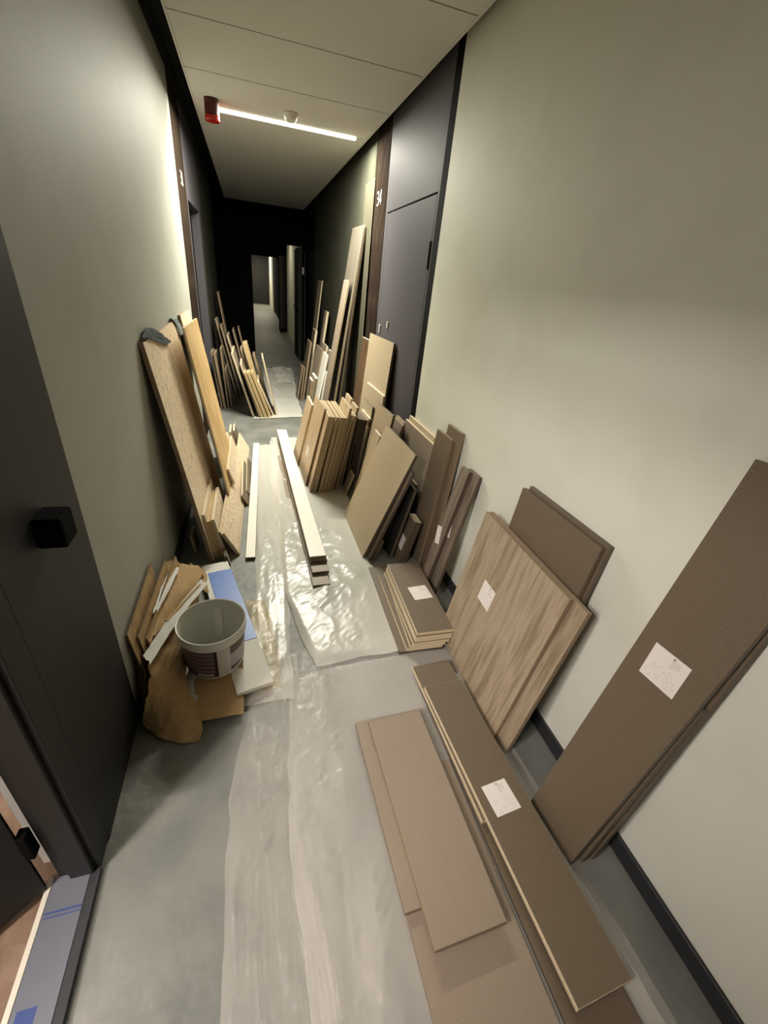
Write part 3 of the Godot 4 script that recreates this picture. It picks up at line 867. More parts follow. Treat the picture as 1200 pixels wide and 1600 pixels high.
	o = board("offcut_board", "short offcut standing behind the foot of the large beige board", "boards leaning on the right wall", Vector3(0.687, 0.0057, -2.247), Vector3(90.0, 18.6, 0.0), Vector3(0.120, 0.158, 0.018), "taupe", "brown_edge")
	o = board("laminate_board", "dark-faced board in the gap right of the large beige board", "boards leaning on the right wall", Vector3(0.806, 0.0039, -2.442), Vector3(90.0, 12.5, 0.0), Vector3(0.300, 0.510, 0.018), "dark_board", "brown_edge")
	o = board("laminate_board", "board with a twin pale top edge behind the dark-faced board", "boards leaning on the right wall", Vector3(0.914, 0.0028, -2.584), Vector3(90.0, 9.0, 0.0), Vector3(0.280, 0.463, 0.018), "taupe", "tan_edge")
	o = board("block_board", "thick short brown block with a pale raw top and a white label", "boards leaning on the right wall", Vector3(0.851, 0.0111, -2.195), Vector3(90.0, 12.9, 0.0), Vector3(0.120, 0.308, 0.05), "taupe", "brown_edge")
	block("raw_end", Vector3(0.001, 0.308, -0.049), Vector3(0.119, 0.3098, -0.001), M.pale_edge, o)
	sticker(o, Vector2(0.055, 0.121), Vector2(0.096, 0.068), 86.1, "print_b")
	o = board("laminate_board", "tall narrow taupe board right of the beige boards, front of its pair", "boards leaning on the right wall", Vector3(0.965, 0.0066, -2.242), Vector3(86.7, 4.9, -1.4), Vector3(0.193, 0.861, 0.019), "taupe", "tan_edge")
	o = board("laminate_board", "tall narrow taupe board against the wall, rear of its pair", "boards leaning on the right wall", Vector3(0.997, 0.0014, -2.143), Vector3(89.6, 4.4, 0.3), Vector3(0.183, 0.921, 0.019), "taupe", "tan_edge")
	o = board("plank", "narrow grey-grained plank, the left one of two beside the oak-grained pair", "boards leaning on the right wall", Vector3(0.895, 0.0036, -1.852), Vector3(88.7, 10.9, 0.2), Vector3(0.085, 0.789, 0.019), "grey_oak", "brown_edge")
	sticker(o, Vector2(0.027, 0.374), Vector2(0.046, 0.102), 17.6, "print_b")
	o = board("plank", "narrow grey-grained plank, the right one of two beside the oak-grained pair", "boards leaning on the right wall", Vector3(0.928, 0.0033, -1.815), Vector3(89.3, 10.0, 0.1), Vector3(0.118, 0.790, 0.019), "grey_oak", "brown_edge")
	sticker(o, Vector2(0.035, 0.437), Vector2(0.029, 0.096), 16.8, "print_b")
	o = board("laminate_board", "broad grey-beige board behind the tall taupe board, front of its pair", "boards leaning on the right wall", Vector3(0.973, 0.0018, -2.801), Vector3(90.0, 5.6, 0.1), Vector3(0.544, 0.752, 0.019), "beige", "pale_edge")
	o = board("laminate_board", "broad beige board against the wall behind the tall taupe board", "boards leaning on the right wall", Vector3(1.002, 0.0017, -2.793), Vector3(90.0, 5.0, 0.1), Vector3(0.491, 0.781, 0.019), "sand", "pale_edge")
	o = board("laminate_board", "beige board behind and left of the large plain beige board", "boards leaning on the right wall", Vector3(0.777, 0.0030, -3.074), Vector3(86.4, 9.0, 0.0), Vector3(0.351, 0.800, 0.019), "sand", "brown_edge")
	o = board("offcut_board", "short beige offcut leaning left of the large plain beige board", "boards leaning on the right wall", Vector3(0.693, 0.0046, -2.910), Vector3(90.4, 14.0, -0.0), Vector3(0.154, 0.650, 0.019), "sand", "pale_edge")
	o = board("offcut_board", "tiny beige offcut on the floor left of the large plain beige board", "boards leaning on the right wall", Vector3(0.692, 0.0059, -3.211), Vector3(90.0, 19.0, 0.0), Vector3(0.120, 0.184, 0.018), "beige", "pale_edge")
	o = board("laminate_board", "small board edge peeking above the large beige board, nearer one", "boards leaning on the right wall", Vector3(0.848, 0.0040, -2.964), Vector3(90.2, 12.0, -0.0), Vector3(0.233, 0.735, 0.019), "beige", "tan_edge")
	o = board("laminate_board", "small board edge peeking above the large beige board, farther one", "boards leaning on the right wall", Vector3(0.888, 0.0040, -3.000), Vector3(90.6, 12.0, -0.1), Vector3(0.202, 0.734, 0.019), "sand", "tan_edge")
	# upright stack of oak-coloured boards
	o = board("laminate_board", "front pale oak board of the upright stack, with a small white label", "upright stack of cut boards", Vector3(0.362, 0.0042, -3.700), Vector3(88.0, 12.7, 0.3), Vector3(0.445, 0.693, 0.014), "pale_oak", "tan_edge")
	sticker(o, Vector2(0.212, 0.247), Vector2(0.096, 0.087), -1.6, "print_b")
	o = board("laminate_board", "pale oak board at the far left of the upright stack", "upright stack of cut boards", Vector3(0.342, 0.0043, -4.004), Vector3(90.0, 13.1, -0.0), Vector3(0.330, 0.615, 0.019), "pale_oak", "pale_edge")
	o = board("chipboard_panel", "thick pale-topped board second in the upright stack", "upright stack of cut boards", Vector3(0.399, 0.0055, -3.633), Vector3(90.0, 12.2, 0.0), Vector3(0.500, 0.669, 0.023), "pale_oak", "raw_edge")
	o = board("chipboard_panel", "thick pale-topped board third in the upright stack", "upright stack of cut boards", Vector3(0.424, 0.0054, -3.619), Vector3(90.0, 12.1, 0.0), Vector3(0.500, 0.671, 0.026), "pale_oak", "raw_edge")
	o = board("chipboard_panel", "pale-topped board fourth in the upright stack", "upright stack of cut boards", Vector3(0.472, 0.0050, -3.616), Vector3(90.0, 11.0, 0.0), Vector3(0.500, 0.668, 0.026), "pale_oak", "raw_edge")
	o = board("chipboard_panel", "pale-topped board fifth in the upright stack", "upright stack of cut boards", Vector3(0.503, 0.0047, -3.614), Vector3(90.0, 11.3, 0.0), Vector3(0.500, 0.667, 0.024), "pale_oak", "raw_edge")
	o = board("chipboard_panel", "pale-topped board sixth in the upright stack", "upright stack of cut boards", Vector3(0.532, 0.0047, -3.624), Vector3(90.0, 11.2, 0.0), Vector3(0.500, 0.662, 0.024), "pale_oak", "raw_edge")
	o = board("laminate_board", "taller oak board standing mid-stack above its pale-topped neighbours", "upright stack of cut boards", Vector3(0.561, 0.0037, -3.487), Vector3(90.0, 11.2, 0.0), Vector3(0.350, 0.737, 0.019), "pale_oak", "raw_edge")
	o = board("laminate_board", "lower board behind the taller oak board mid-stack", "upright stack of cut boards", Vector3(0.586, 0.0038, -3.458), Vector3(90.0, 11.7, 0.0), Vector3(0.300, 0.675, 0.019), "pale_oak", "raw_edge")
	o = board("laminate_board", "second lower board behind the taller oak board mid-stack", "upright stack of cut boards", Vector3(0.623, 0.0038, -3.481), Vector3(90.0, 11.4, 0.0), Vector3(0.300, 0.663, 0.019), "pale_oak", "raw_edge")
	o = board("laminate_board", "tall notched pale board toward the rear of the upright stack", "upright stack of cut boards", Vector3(0.676, 0.0030, -3.705), Vector3(90.0, 9.0, 0.0), Vector3(0.450, 0.706, 0.019), "pale_oak", "raw_edge", PackedVector2Array([Vector2(0.000, 0.000), Vector2(0.450, 0.000), Vector2(0.450, 0.706), Vector2(0.248, 0.706), Vector2(0.248, 0.676), Vector2(0.216, 0.676), Vector2(0.216, 0.716), Vector2(0.000, 0.716)]))
	o = board("laminate_board", "dark thick board with a slot, rear of the upright stack", "upright stack of cut boards", Vector3(0.727, 0.0058, -3.585), Vector3(90.0, 8.3, 0.0), Vector3(0.300, 0.598, 0.04), "dark_board", "brown_edge")
	block("slot", Vector3(0.299, 0.2, -0.026), Vector3(0.3008, 0.38, -0.014), M.void, o)
	o = board("laminate_board", "second dark thick board, rear of the upright stack", "upright stack of cut boards", Vector3(0.776, 0.0053, -3.596), Vector3(90.0, 7.7, 0.0), Vector3(0.300, 0.589, 0.04), "dark_board", "brown_edge")
	o = board("laminate_board", "last pale board of the stack, with a notched top corner", "upright stack of cut boards", Vector3(0.868, 0.0028, -3.749), Vector3(90.0, 8.5, 0.0), Vector3(0.300, 0.559, 0.019), "pale_oak", "pale_edge", PackedVector2Array([Vector2(0.000, 0.000), Vector2(0.300, 0.000), Vector2(0.300, 0.489), Vector2(0.260, 0.474), Vector2(0.250, 0.509), Vector2(0.250, 0.529), Vector2(0.300, 0.539), Vector2(0.300, 0.559), Vector2(0.000, 0.559)]))
	# right side under the numbered door and beyond
	o = board("laminate_board", "narrow walnut brown board left of the tall beige board under the numbered door", "boards leaning on the right wall", Vector3(0.966, 0.0016, -4.335), Vector3(89.4, 4.7, 0.2), Vector3(0.253, 1.120, 0.019), "walnut", "pale_edge")
	o = board("laminate_board", "tall beige board standing against the charcoal numbered door", "boards leaning on the right wall", Vector3(0.976, 0.0014, -4.065), Vector3(90.0, 4.3, 0.8), Vector3(0.754, 1.186, 0.019), "sand", "brown_edge")
	o = board("laminate_board", "mid-height beige board in front of the tall beige door board", "boards leaning on the right wall", Vector3(0.954, 0.0015, -3.863), Vector3(89.5, 4.5, 0.9), Vector3(0.558, 0.777, 0.019), "sand", "pale_edge")
	o = board("laminate_board", "lower beige board in front of the mid-height beige board", "boards leaning on the right wall", Vector3(0.923, 0.0017, -3.825), Vector3(89.1, 5.0, 0.5), Vector3(0.339, 0.641, 0.019), "sand", "brown_edge")
	o = board("laminate_sheet", "tall thin beige-grey sheet standing flat against the right wall", "boards leaning on the right wall", Vector3(1.050, 0.0001, -4.725), Vector3(90.1, 0.8, 0.3), Vector3(0.356, 2.385, 0.004), "laminate", "pale_edge")
	o = board("plank", "tall dark plank with a tan edge just behind the tallest beige plank", "boards leaning on the right wall", Vector3(0.855, 0.0019, -4.775), Vector3(91.0, 5.8, -0.4), Vector3(0.210, 2.050, 0.019), "dark_board", "tan_edge")
	o = board("plank", "tallest beige plank leaning on the right wall past the number panel", "boards leaning on the right wall", Vector3(0.780, 0.0024, -5.038), Vector3(88.2, 7.3, -0.3), Vector3(0.446, 2.078, 0.019), "tan", "pale_edge")
	o = board("plank", "shorter beige plank leaning in front of the tallest beige plank", "boards leaning on the right wall", Vector3(0.704, 0.0027, -4.871), Vector3(90.0, 8.7, 0.0), Vector3(0.250, 1.610, 0.018), "beige", "pale_edge")
	o = board("laminate_board", "tall thin lath far along the right wall", "boards in the far right-hand row", Vector3(0.910, 0.0019, -7.663), Vector3(90.0, 6.0, 0.0), Vector3(0.400, 1.563, 0.018), "beige", "pale_edge")
	o = board("laminate_board", "pale grey board end standing just right of the tall thin lath", "boards in the far right-hand row", Vector3(0.861, 0.0041, -6.588), Vector3(90.0, 7.9, 0.0), Vector3(0.200, 1.195, 0.03), "beige", "pale_edge")
	o = board("laminate_board", "brown board left of the tall thin lath", "boards in the far right-hand row", Vector3(0.744, 0.0040, -6.674), Vector3(90.0, 7.7, 0.0), Vector3(0.300, 0.939, 0.03), "taupe", "pale_edge")
	o = board("laminate_board", "lower brown board left of the tall thin lath", "boards in the far right-hand row", Vector3(0.666, 0.0034, -6.531), Vector3(90.0, 7.8, 0.0), Vector3(0.350, 0.803, 0.025), "taupe", "tan_edge")
	o = board("laminate_board", "lowest tan board at the far left of the right-hand row", "boards in the far right-hand row", Vector3(0.592, 0.0028, -6.425), Vector3(90.0, 8.8, 0.0), Vector3(0.250, 0.466, 0.018), "taupe", "tan_edge")
	o = board("laminate_board", "second low tan board at the far left of the right-hand row", "boards in the far right-hand row", Vector3(0.635, 0.0020, -6.397), Vector3(90.0, 6.5, 0.0), Vector3(0.250, 0.462, 0.018), "taupe", "tan_edge")
	o = board("laminate_board", "grey-faced board with a pale top behind the upright stack", "boards in the far right-hand row", Vector3(0.725, 0.0043, -6.178), Vector3(90.0, 10.0, 0.0), Vector3(0.500, 0.787, 0.025), "beige", "tan_edge")
	o = board("laminate_board", "tan-edged board right of the grey-faced board", "boards in the far right-hand row", Vector3(0.753, 0.0041, -6.080), Vector3(90.0, 11.7, 0.0), Vector3(0.400, 0.842, 0.02), "beige", "pale_edge")
	o = board("laminate_board", "board with a bright white edge behind the upright stack", "boards in the far right-hand row", Vector3(0.711, 0.0037, -5.538), Vector3(90.0, 10.6, 0.0), Vector3(0.300, 0.797, 0.02), "white", "white")
	o = board("laminate_board", "pale board end to the right of the bright white edge", "boards in the far right-hand row", Vector3(0.814, 0.0035, -5.686), Vector3(90.0, 9.2, 0.0), Vector3(0.300, 0.806, 0.022), "beige", "white")
	o = board("laminate_board", "lower board with a white edge behind the upright stack, left one", "boards in the far right-hand row", Vector3(0.762, 0.0020, -5.411), Vector3(90.0, 8.0, 0.0), Vector3(0.300, 0.608, 0.014), "white", "white")
	o = board("laminate_board", "lower board with a white edge behind the upright stack, right one", "boards in the far right-hand row", Vector3(0.795, 0.0017, -5.413), Vector3(90.0, 7.2, 0.0), Vector3(0.300, 0.608, 0.014), "white", "white")
	o = board("laminate_board", "board with a thick pale top edge behind the oak board", "boards in the far right-hand row", Vector3(0.542, 0.0045, -4.913), Vector3(90.0, 8.6, 0.0), Vector3(0.300, 0.643, 0.03), "beige", "pale_edge")
	o = board("laminate_board", "small board left of the board with a thick pale top", "boards in the far right-hand row", Vector3(0.491, 0.0024, -4.605), Vector3(90.0, 7.0, 0.0), Vector3(0.200, 0.658, 0.02), "taupe", "pale_edge")
	# left side
	o = board("laminate_board", "large travertine-patterned board on the left wall with a dark rag over it", "boards leaning on the left wall", Vector3(-0.282, 0.0033, -2.250), Vector3(-89.7, 8.7, 0.4), Vector3(0.967, 1.258, 0.022), "travertine", "tan_edge")
	o = board("laminate_board", "travertine-patterned board standing behind the plywood sheet", "boards leaning on the left wall", Vector3(-0.282, 0.0029, -3.526), Vector3(-89.5, 8.8, 0.2), Vector3(0.503, 1.269, 0.019), "travertine", "tan_edge")
	o = board("plywood_sheet", "honey-coloured plywood sheet with a splintered edge on the left wall", "boards leaning on the left wall", Vector3(-0.176, 0.0018, -2.825), Vector3(-89.4, 8.8, -0.3), Vector3(0.641, 1.267, 0.012), "plywood", "pale_edge", PackedVector2Array([Vector2(0.000, 0.000), Vector2(0.641, 0.000), Vector2(0.641, 1.013), Vector2(0.629, 1.051), Vector2(0.645, 1.077), Vector2(0.631, 1.115), Vector2(0.647, 1.140), Vector2(0.629, 1.191), Vector2(0.641, 1.267), Vector2(0.000, 1.267)]))
	o = board("laminate_board", "low pale-topped board standing against the large travertine board", "low boards at the foot of the left wall", Vector3(-0.264, 0.0024, -2.296), Vector3(-90.0, 8.5, 0.0), Vector3(0.500, 0.313, 0.016), "travertine", "pale_edge")
	o = board("chipboard_panel", "low thick raw chipboard panel at the foot of the travertine board", "low boards at the foot of the left wall", Vector3(-0.236, 0.0055, -2.292), Vector3(-90.0, 10.5, 0.0), Vector3(0.420, 0.266, 0.026), "chip", "chip")
	o = board("laminate_board", "low beige-faced board in front of the raw chipboard panel", "low boards at the foot of the left wall", Vector3(-0.215, 0.0035, -2.305), Vector3(-90.0, 10.0, 0.0), Vector3(0.450, 0.271, 0.02), "travertine", "pale_edge")
	o = board("plank", "narrow pale plank resting at the foot of the plywood, left one", "low boards at the foot of the left wall", Vector3(-0.202, 0.1864, -3.061), Vector3(-90.0, 18.0, 0.0), Vector3(0.740, 0.130, 0.012), "travertine", "pale_edge")
	o = board("plank", "narrow pale plank resting at the foot of the plywood, right one", "low boards at the foot of the left wall", Vector3(-0.168, 0.1811, -2.988), Vector3(-90.0, 18.0, 0.0), Vector3(0.740, 0.125, 0.014), "travertine", "pale_edge")
	o = board("offcut_board", "short pale offcut on end past the plywood sheet", "low boards at the foot of the left wall", Vector3(-0.163, 0.0031, -3.833), Vector3(-90.0, 10.0, 0.0), Vector3(0.220, 0.301, 0.018), "taupe", "pale_edge")
	o = board("offcut_board", "shorter pale offcut standing between the plywood and the narrow boards", "low boards at the foot of the left wall", Vector3(-0.149, 0.0031, -4.012), Vector3(-90.0, 10.0, 0.0), Vector3(0.220, 0.251, 0.018), "taupe", "pale_edge")
	o = board("laminate_board", "low travertine-patterned board tilted beside the white strip on the floor", "low boards at the foot of the left wall", Vector3(-0.133, 0.0087, -2.307), Vector3(-88.1, 27.3, 0.0), Vector3(1.888, 0.181, 0.012), "travertine", "pale_edge")
	o = board("plank", "long narrow plank on edge behind the low travertine-patterned board", "low boards at the foot of the left wall", Vector3(-0.148, 0.0060, -2.307), Vector3(-88.1, 27.3, 0.0), Vector3(0.580, 0.200, 0.006), "travertine", "pale_edge")
	o = board("plank", "brown plank on edge in front of the tilted travertine board, left one", "low boards at the foot of the left wall", Vector3(-0.074, 0.0063, -2.972), Vector3(-90.0, 26.8, 0.0), Vector3(0.700, 0.100, 0.014), "taupe", "pale_edge")
	o = board("plank", "brown plank on edge in front of the tilted travertine board, right one", "low boards at the foot of the left wall", Vector3(-0.060, 0.0096, -3.126), Vector3(-90.0, 33.4, 0.0), Vector3(0.700, 0.057, 0.01), "taupe", "pale_edge")
	o = board("white_strip", "long white strip lying on the floor at the left", "low boards at the foot of the left wall", Vector3(-0.100, 0.0220, -2.246), Vector3(1.9, 90.0, 0.0), Vector3(0.059, 2.066, 0.019), "white", "brown_edge")
	o = board("offcut_board", "small square offcut on the floor below the travertine board", "low boards at the foot of the left wall", Vector3(-0.184, 0.0040, -2.202), Vector3(-100.0, 12.0, 0.0), Vector3(0.090, 0.075, 0.018), "travertine", "brown_edge")
	o = board("offcut_board", "pale offcut in the dark gap behind the large travertine board", "low boards at the foot of the left wall", Vector3(-0.386, 0.0040, -2.367), Vector3(-90.0, 8.0, 0.0), Vector3(0.120, 0.120, 0.018), "beige", "pale_edge")
	o = board("laminate_board", "tallest dim board of the far left-hand row", "boards in the far left-hand row", Vector3(-0.254, 0.0026, -7.052), Vector3(-90.0, 7.4, 0.0), Vector3(0.300, 1.283, 0.02), "taupe", "tan_edge")
	o = board("laminate_board", "grey-topped dim board left of the tallest in the far row", "boards in the far left-hand row", Vector3(-0.220, 0.0044, -6.252), Vector3(-90.0, 11.4, 0.0), Vector3(0.300, 1.014, 0.022), "grey_oak", "tan_edge")
	o = board("laminate_board", "dim board leaning beside the grey-topped far board", "boards in the far left-hand row", Vector3(-0.168, 0.0037, -6.189), Vector3(-90.0, 11.8, 0.0), Vector3(0.300, 0.949, 0.018), "taupe", "tan_edge")
	o = board("laminate_board", "pale-edged slanting board in the middle of the far left row", "boards in the far left-hand row", Vector3(-0.108, 0.0040, -6.267), Vector3(-90.0, 13.0, 0.0), Vector3(0.400, 0.822, 0.018), "taupe", "pale_edge")
	o = board("laminate_board", "dim board behind the pale-edged slanting board", "boards in the far left-hand row", Vector3(-0.046, 0.0041, -6.460), Vector3(-90.0, 11.9, 0.0), Vector3(0.300, 0.874, 0.02), "taupe", "tan_edge")
	o = board("laminate_board", "dim board rear right of the pale-edged slanting board", "boards in the far left-hand row", Vector3(0.010, 0.0032, -6.669), Vector3(-90.0, 11.4, 0.0), Vector3(0.300, 0.880, 0.016), "taupe", "tan_edge")
	o = board("laminate_board", "broad board with a long lit slanting edge in the far left row", "boards in the far left-hand row", Vector3(-0.007, 0.0064, -5.297), Vector3(-90.0, 15.5, 0.0), Vector3(0.600, 0.759, 0.024), "beige", "pale_edge")
	o = board("laminate_board", "narrow board end right of the long lit slanting edge", "boards in the far left-hand row", Vector3(0.069, 0.0065, -5.274), Vector3(-90.0, 17.1, 0.0), Vector3(0.400, 0.650, 0.022), "beige", "pale_edge")
	o = board("chipboard_panel", "raw chipboard end, left one of the thick bundle on the left", "boards in the far left-hand row", Vector3(0.098, 0.0102, -5.236), Vector3(-90.0, 18.6, 0.0), Vector3(0.200, 0.563, 0.025), "chip", "chip")
	o = board("chipboard_panel", "raw chipboard end, middle one of the thick bundle on the left", "boards in the far left-hand row", Vector3(0.144, 0.0110, -5.236), Vector3(-90.0, 18.9, 0.0), Vector3(0.200, 0.565, 0.034), "chip", "chip")
	o = board("chipboard_panel", "raw chipboard end, right one of the thick bundle on the left", "boards in the far left-hand row", Vector3(0.191, 0.0100, -5.269), Vector3(-90.0, 19.4, 0.0), Vector3(0.200, 0.564, 0.03), "chip", "chip")
	o = board("chipboard_panel", "tall chipboard-edged board standing behind the chipboard bundle", "boards in the far left-hand row", Vector3(0.142, 0.0121, -5.602), Vector3(-90.0, 14.0, 0.0), Vector3(0.300, 0.821, 0.05), "chip", "chip")
	o = board("laminate_board", "tall dim board behind the chipboard bundle, right of its tall neighbour", "boards in the far left-hand row", Vector3(0.213, 0.0080, -5.746), Vector3(-90.0, 15.4, 0.0), Vector3(0.300, 0.675, 0.03), "taupe", "tan_edge")
	o = board("laminate_board", "narrow tall board end between the slanting edge and the bundle", "boards in the far left-hand row", Vector3(0.048, 0.0045, -5.744), Vector3(-90.0, 13.0, 0.0), Vector3(0.300, 0.740, 0.02), "beige", "pale_edge")
	o = board("laminate_board", "shorter board leaning right of the chipboard bundle", "boards in the far left-hand row", Vector3(0.233, 0.0074, -5.336), Vector3(-90.0, 21.9, 0.0), Vector3(0.400, 0.452, 0.02), "taupe", "pale_edge")
	o = board("laminate_board", "rightmost taller board of the far left-hand row", "boards in the far left-hand row", Vector3(0.273, 0.0037, -5.351), Vector3(-90.0, 12.0, 0.0), Vector3(0.400, 0.703, 0.018), "taupe", "pale_edge")
	o = board("laminate_board", "leftmost squat board end in the dim far left row", "boards in the far left-hand row", Vector3(-0.387, 0.0025, -5.652), Vector3(-90.0, 5.7, 0.0), Vector3(0.300, 0.683, 0.025), "taupe", "tan_edge")
	o = board("laminate_board", "second squat board end in the dim far left row", "boards in the far left-hand row", Vector3(-0.349, 0.0038, -5.620), Vector3(-90.0, 6.0, 0.0), Vector3(0.300, 0.675, 0.028), "taupe", "tan_edge")
	o = board("laminate_board", "third squat board end in the dim far left row", "boards in the far left-hand row", Vector3(-0.313, 0.0010, -5.634), Vector3(-90.0, 3.2, 0.0), Vector3(0.300, 0.728, 0.018), "taupe", "tan_edge")
	o = board("laminate_board", "shortest dim board right of the squat board ends", "boards in the far left-hand row", Vector3(-0.271, 0.0018, -5.663), Vector3(-90.0, 5.7, 0.0), Vector3(0.400, 0.479, 0.018), "taupe", "tan_edge")
	# white-topped stack in the middle of the floor
	o = board("white_strip", "long white strip on top of the stack in mid-floor", "long strips stacked in the middle of the floor", Vector3(0.274, 0.1050, -2.083), Vector3(-1.4, 90.0, 0.0), Vector3(0.101, 2.421, 0.019), "white", "tan_edge")
	o = board("laminate_strip", "second strip of the mid-floor stack, under the white one", "long strips stacked in the middle of the floor", Vector3(0.280, 0.0850, -2.065), Vector3(-1.4, 90.0, 0.0), Vector3(0.100, 2.420, 0.019), "beige", "brown_edge")
	o = board("laminate_strip", "third beige strip of the mid-floor stack", "long strips stacked in the middle of the floor", Vector3(0.278, 0.0640, -1.981), Vector3(-1.4, 90.0, 0.0), Vector3(0.100, 2.400, 0.019), "beige", "brown_edge")
	o = board("laminate_strip", "fourth beige strip of the mid-floor stack, its end farthest out", "long strips stacked in the middle of the floor", Vector3(0.270, 0.0430, -1.886), Vector3(-1.4, 90.0, 0.0), Vector3(0.100, 2.400, 0.019), "beige", "brown_edge")
	o = board("laminate_strip", "narrow bottom strip along the left of the mid-floor stack", "long strips stacked in the middle of the floor", Vector3(0.240, 0.0210, -1.878), Vector3(-1.4, 90.0, 0.0), Vector3(0.100, 2.420, 0.02), "beige", "brown_edge")


func cartons() -> void:
	var o: MeshInstance3D
	o = board("carton_sheet", "flattened carton sheet farthest left, flat against the left wall", "cartons beside the bucket", Vector3(-0.44, 0.004, -1.29), Vector3(-90, 6, 0), Vector3(0.44, 0.385, 0.006), "card", "card_dark")
	o.set_meta("category", "cardboard")
	o = board("carton_sheet", "second flattened carton sheet leaning on the left wall", "cartons beside the bucket", Vector3(-0.425, 0.004, -1.33), Vector3(-88, 6.5, 0), Vector3(0.5, 0.33, 0.006), "card", "card_dark")
	o.set_meta("category", "cardboard")
	o = board("carton_sheet", "third flattened carton sheet leaning on the left wall, bent at its top", "cartons beside the bucket", Vector3(-0.405, 0.004, -1.36), Vector3(-87, 8, 0), Vector3(0.56, 0.29, 0.006), "card", "card_dark")
	o.set_meta("category", "cardboard")
	o = put("carton_flap", bent_sheet([[Vector3(-0.486, 0.220, -1.999), Vector3(-0.388, 0.200, -1.979), Vector3(-0.297, 0.160, -1.963)], [Vector3(-0.473, 0.270, -1.694), Vector3(-0.392, 0.240, -1.695), Vector3(-0.319, 0.180, -1.821)], [Vector3(-0.446, 0.270, -1.356), Vector3(-0.411, 0.240, -1.488), Vector3(-0.334, 0.180, -1.734)]], 16, 16, 0.004, M.card, 0.007, 3, 0.05))
	tag(o, "upper torn carton flap with a white paper strip, left of the blue-covered panel", "cardboard", "cartons beside the bucket")
	var upper := o
	o = put("paper_strip", bent_sheet([[Vector3(-0.437, 0.250, -1.894), Vector3(-0.399, 0.246, -1.894)], [Vector3(-0.444, 0.285, -1.694), Vector3(-0.409, 0.280, -1.680)], [Vector3(-0.448, 0.295, -1.523), Vector3(-0.431, 0.290, -1.522)]], 6, 12, 0.001, M.paper, 0.001, 5, 0.12), upper)
	o.set_meta("label", "torn white paper strip")
	o = put("carton_flap", bent_sheet([[Vector3(-0.303, 0.185, -1.849), Vector3(-0.385, 0.215, -1.561), Vector3(-0.443, 0.235, -1.313)], [Vector3(-0.315, 0.130, -1.660), Vector3(-0.364, 0.170, -1.438), Vector3(-0.429, 0.190, -1.245)], [Vector3(-0.331, 0.075, -1.355), Vector3(-0.371, 0.110, -1.258), Vector3(-0.446, 0.120, -1.207)], [Vector3(-0.256, 0.020, -1.160), Vector3(-0.334, 0.030, -1.134), Vector3(-0.460, 0.040, -1.180)], [Vector3(-0.255, 0.008, -1.082), Vector3(-0.340, 0.008, -1.092), Vector3(-0.415, 0.012, -1.134)]], 20, 28, 0.004, M.card, 0.012, 7, 0.02))
	tag(o, "large crumpled brown carton bulging between the wall and the bucket", "cardboard", "cartons beside the bucket")
	var main := o
	o = put("packing_tape", bent_sheet([[Vector3(-0.298, 0.200, -1.834), Vector3(-0.269, 0.190, -1.801)], [Vector3(-0.383, 0.232, -1.579), Vector3(-0.353, 0.226, -1.540)], [Vector3(-0.451, 0.254, -1.323), Vector3(-0.423, 0.246, -1.271)]], 4, 20, 0.001, M.paper, 0.003, 8, 0.03), main)
	o.set_meta("label", "white packing tape")
	o = put("fold_line", bent_sheet([[Vector3(-0.303, 0.199, -1.795), Vector3(-0.296, 0.199, -1.784)], [Vector3(-0.359, 0.226, -1.638), Vector3(-0.352, 0.226, -1.624)], [Vector3(-0.410, 0.240, -1.510), Vector3(-0.399, 0.236, -1.501)]], 3, 10, 0.004, M.card, 0.002, 9, 0), main)
	o = put("carton_flap", bent_sheet([[Vector3(-0.534, 0.300, -1.410), Vector3(-0.502, 0.270, -1.383), Vector3(-0.457, 0.220, -1.279)], [Vector3(-0.526, 0.200, -1.354), Vector3(-0.493, 0.180, -1.318), Vector3(-0.446, 0.140, -1.237)], [Vector3(-0.533, 0.100, -1.341), Vector3(-0.495, 0.080, -1.280), Vector3(-0.450, 0.050, -1.215)]], 12, 12, 0.004, M.card_dark, 0.01, 11, 0.05))  # the darker card colour holds the shade lying on this flap
	tag(o, "carton flap with shade painted into its dark colour, curling by the dark door panel", "cardboard", "cartons beside the bucket")
	o = put("carton_flap", bent_sheet([[Vector3(-0.319, 0.050, -1.451), Vector3(-0.199, 0.050, -1.428), Vector3(-0.104, 0.050, -1.410)], [Vector3(-0.293, 0.042, -1.284), Vector3(-0.192, 0.042, -1.276), Vector3(-0.100, 0.042, -1.277)], [Vector3(-0.278, 0.022, -1.155), Vector3(-0.187, 0.024, -1.153), Vector3(-0.101, 0.020, -1.155)]], 10, 10, 0.004, M.card, 0.003, 13, 0))
	tag(o, "flat brown carton flap in front of the bucket, lowest edge straight", "cardboard", "cartons beside the bucket")
	o = put("carton_flap", bent_sheet([[Vector3(-0.324, 0.050, -1.399), Vector3(-0.302, 0.050, -1.377), Vector3(-0.280, 0.046, -1.356)], [Vector3(-0.356, 0.040, -1.283), Vector3(-0.320, 0.040, -1.260), Vector3(-0.280, 0.036, -1.237)], [Vector3(-0.388, 0.026, -1.214), Vector3(-0.332, 0.026, -1.194), Vector3(-0.278, 0.024, -1.175)]], 10, 10, 0.004, M.paper, 0.004, 15, 0.03))
	tag(o, "pale-faced carton flap with a pale end tab left of the flat brown flap", "cardboard", "cartons beside the bucket")
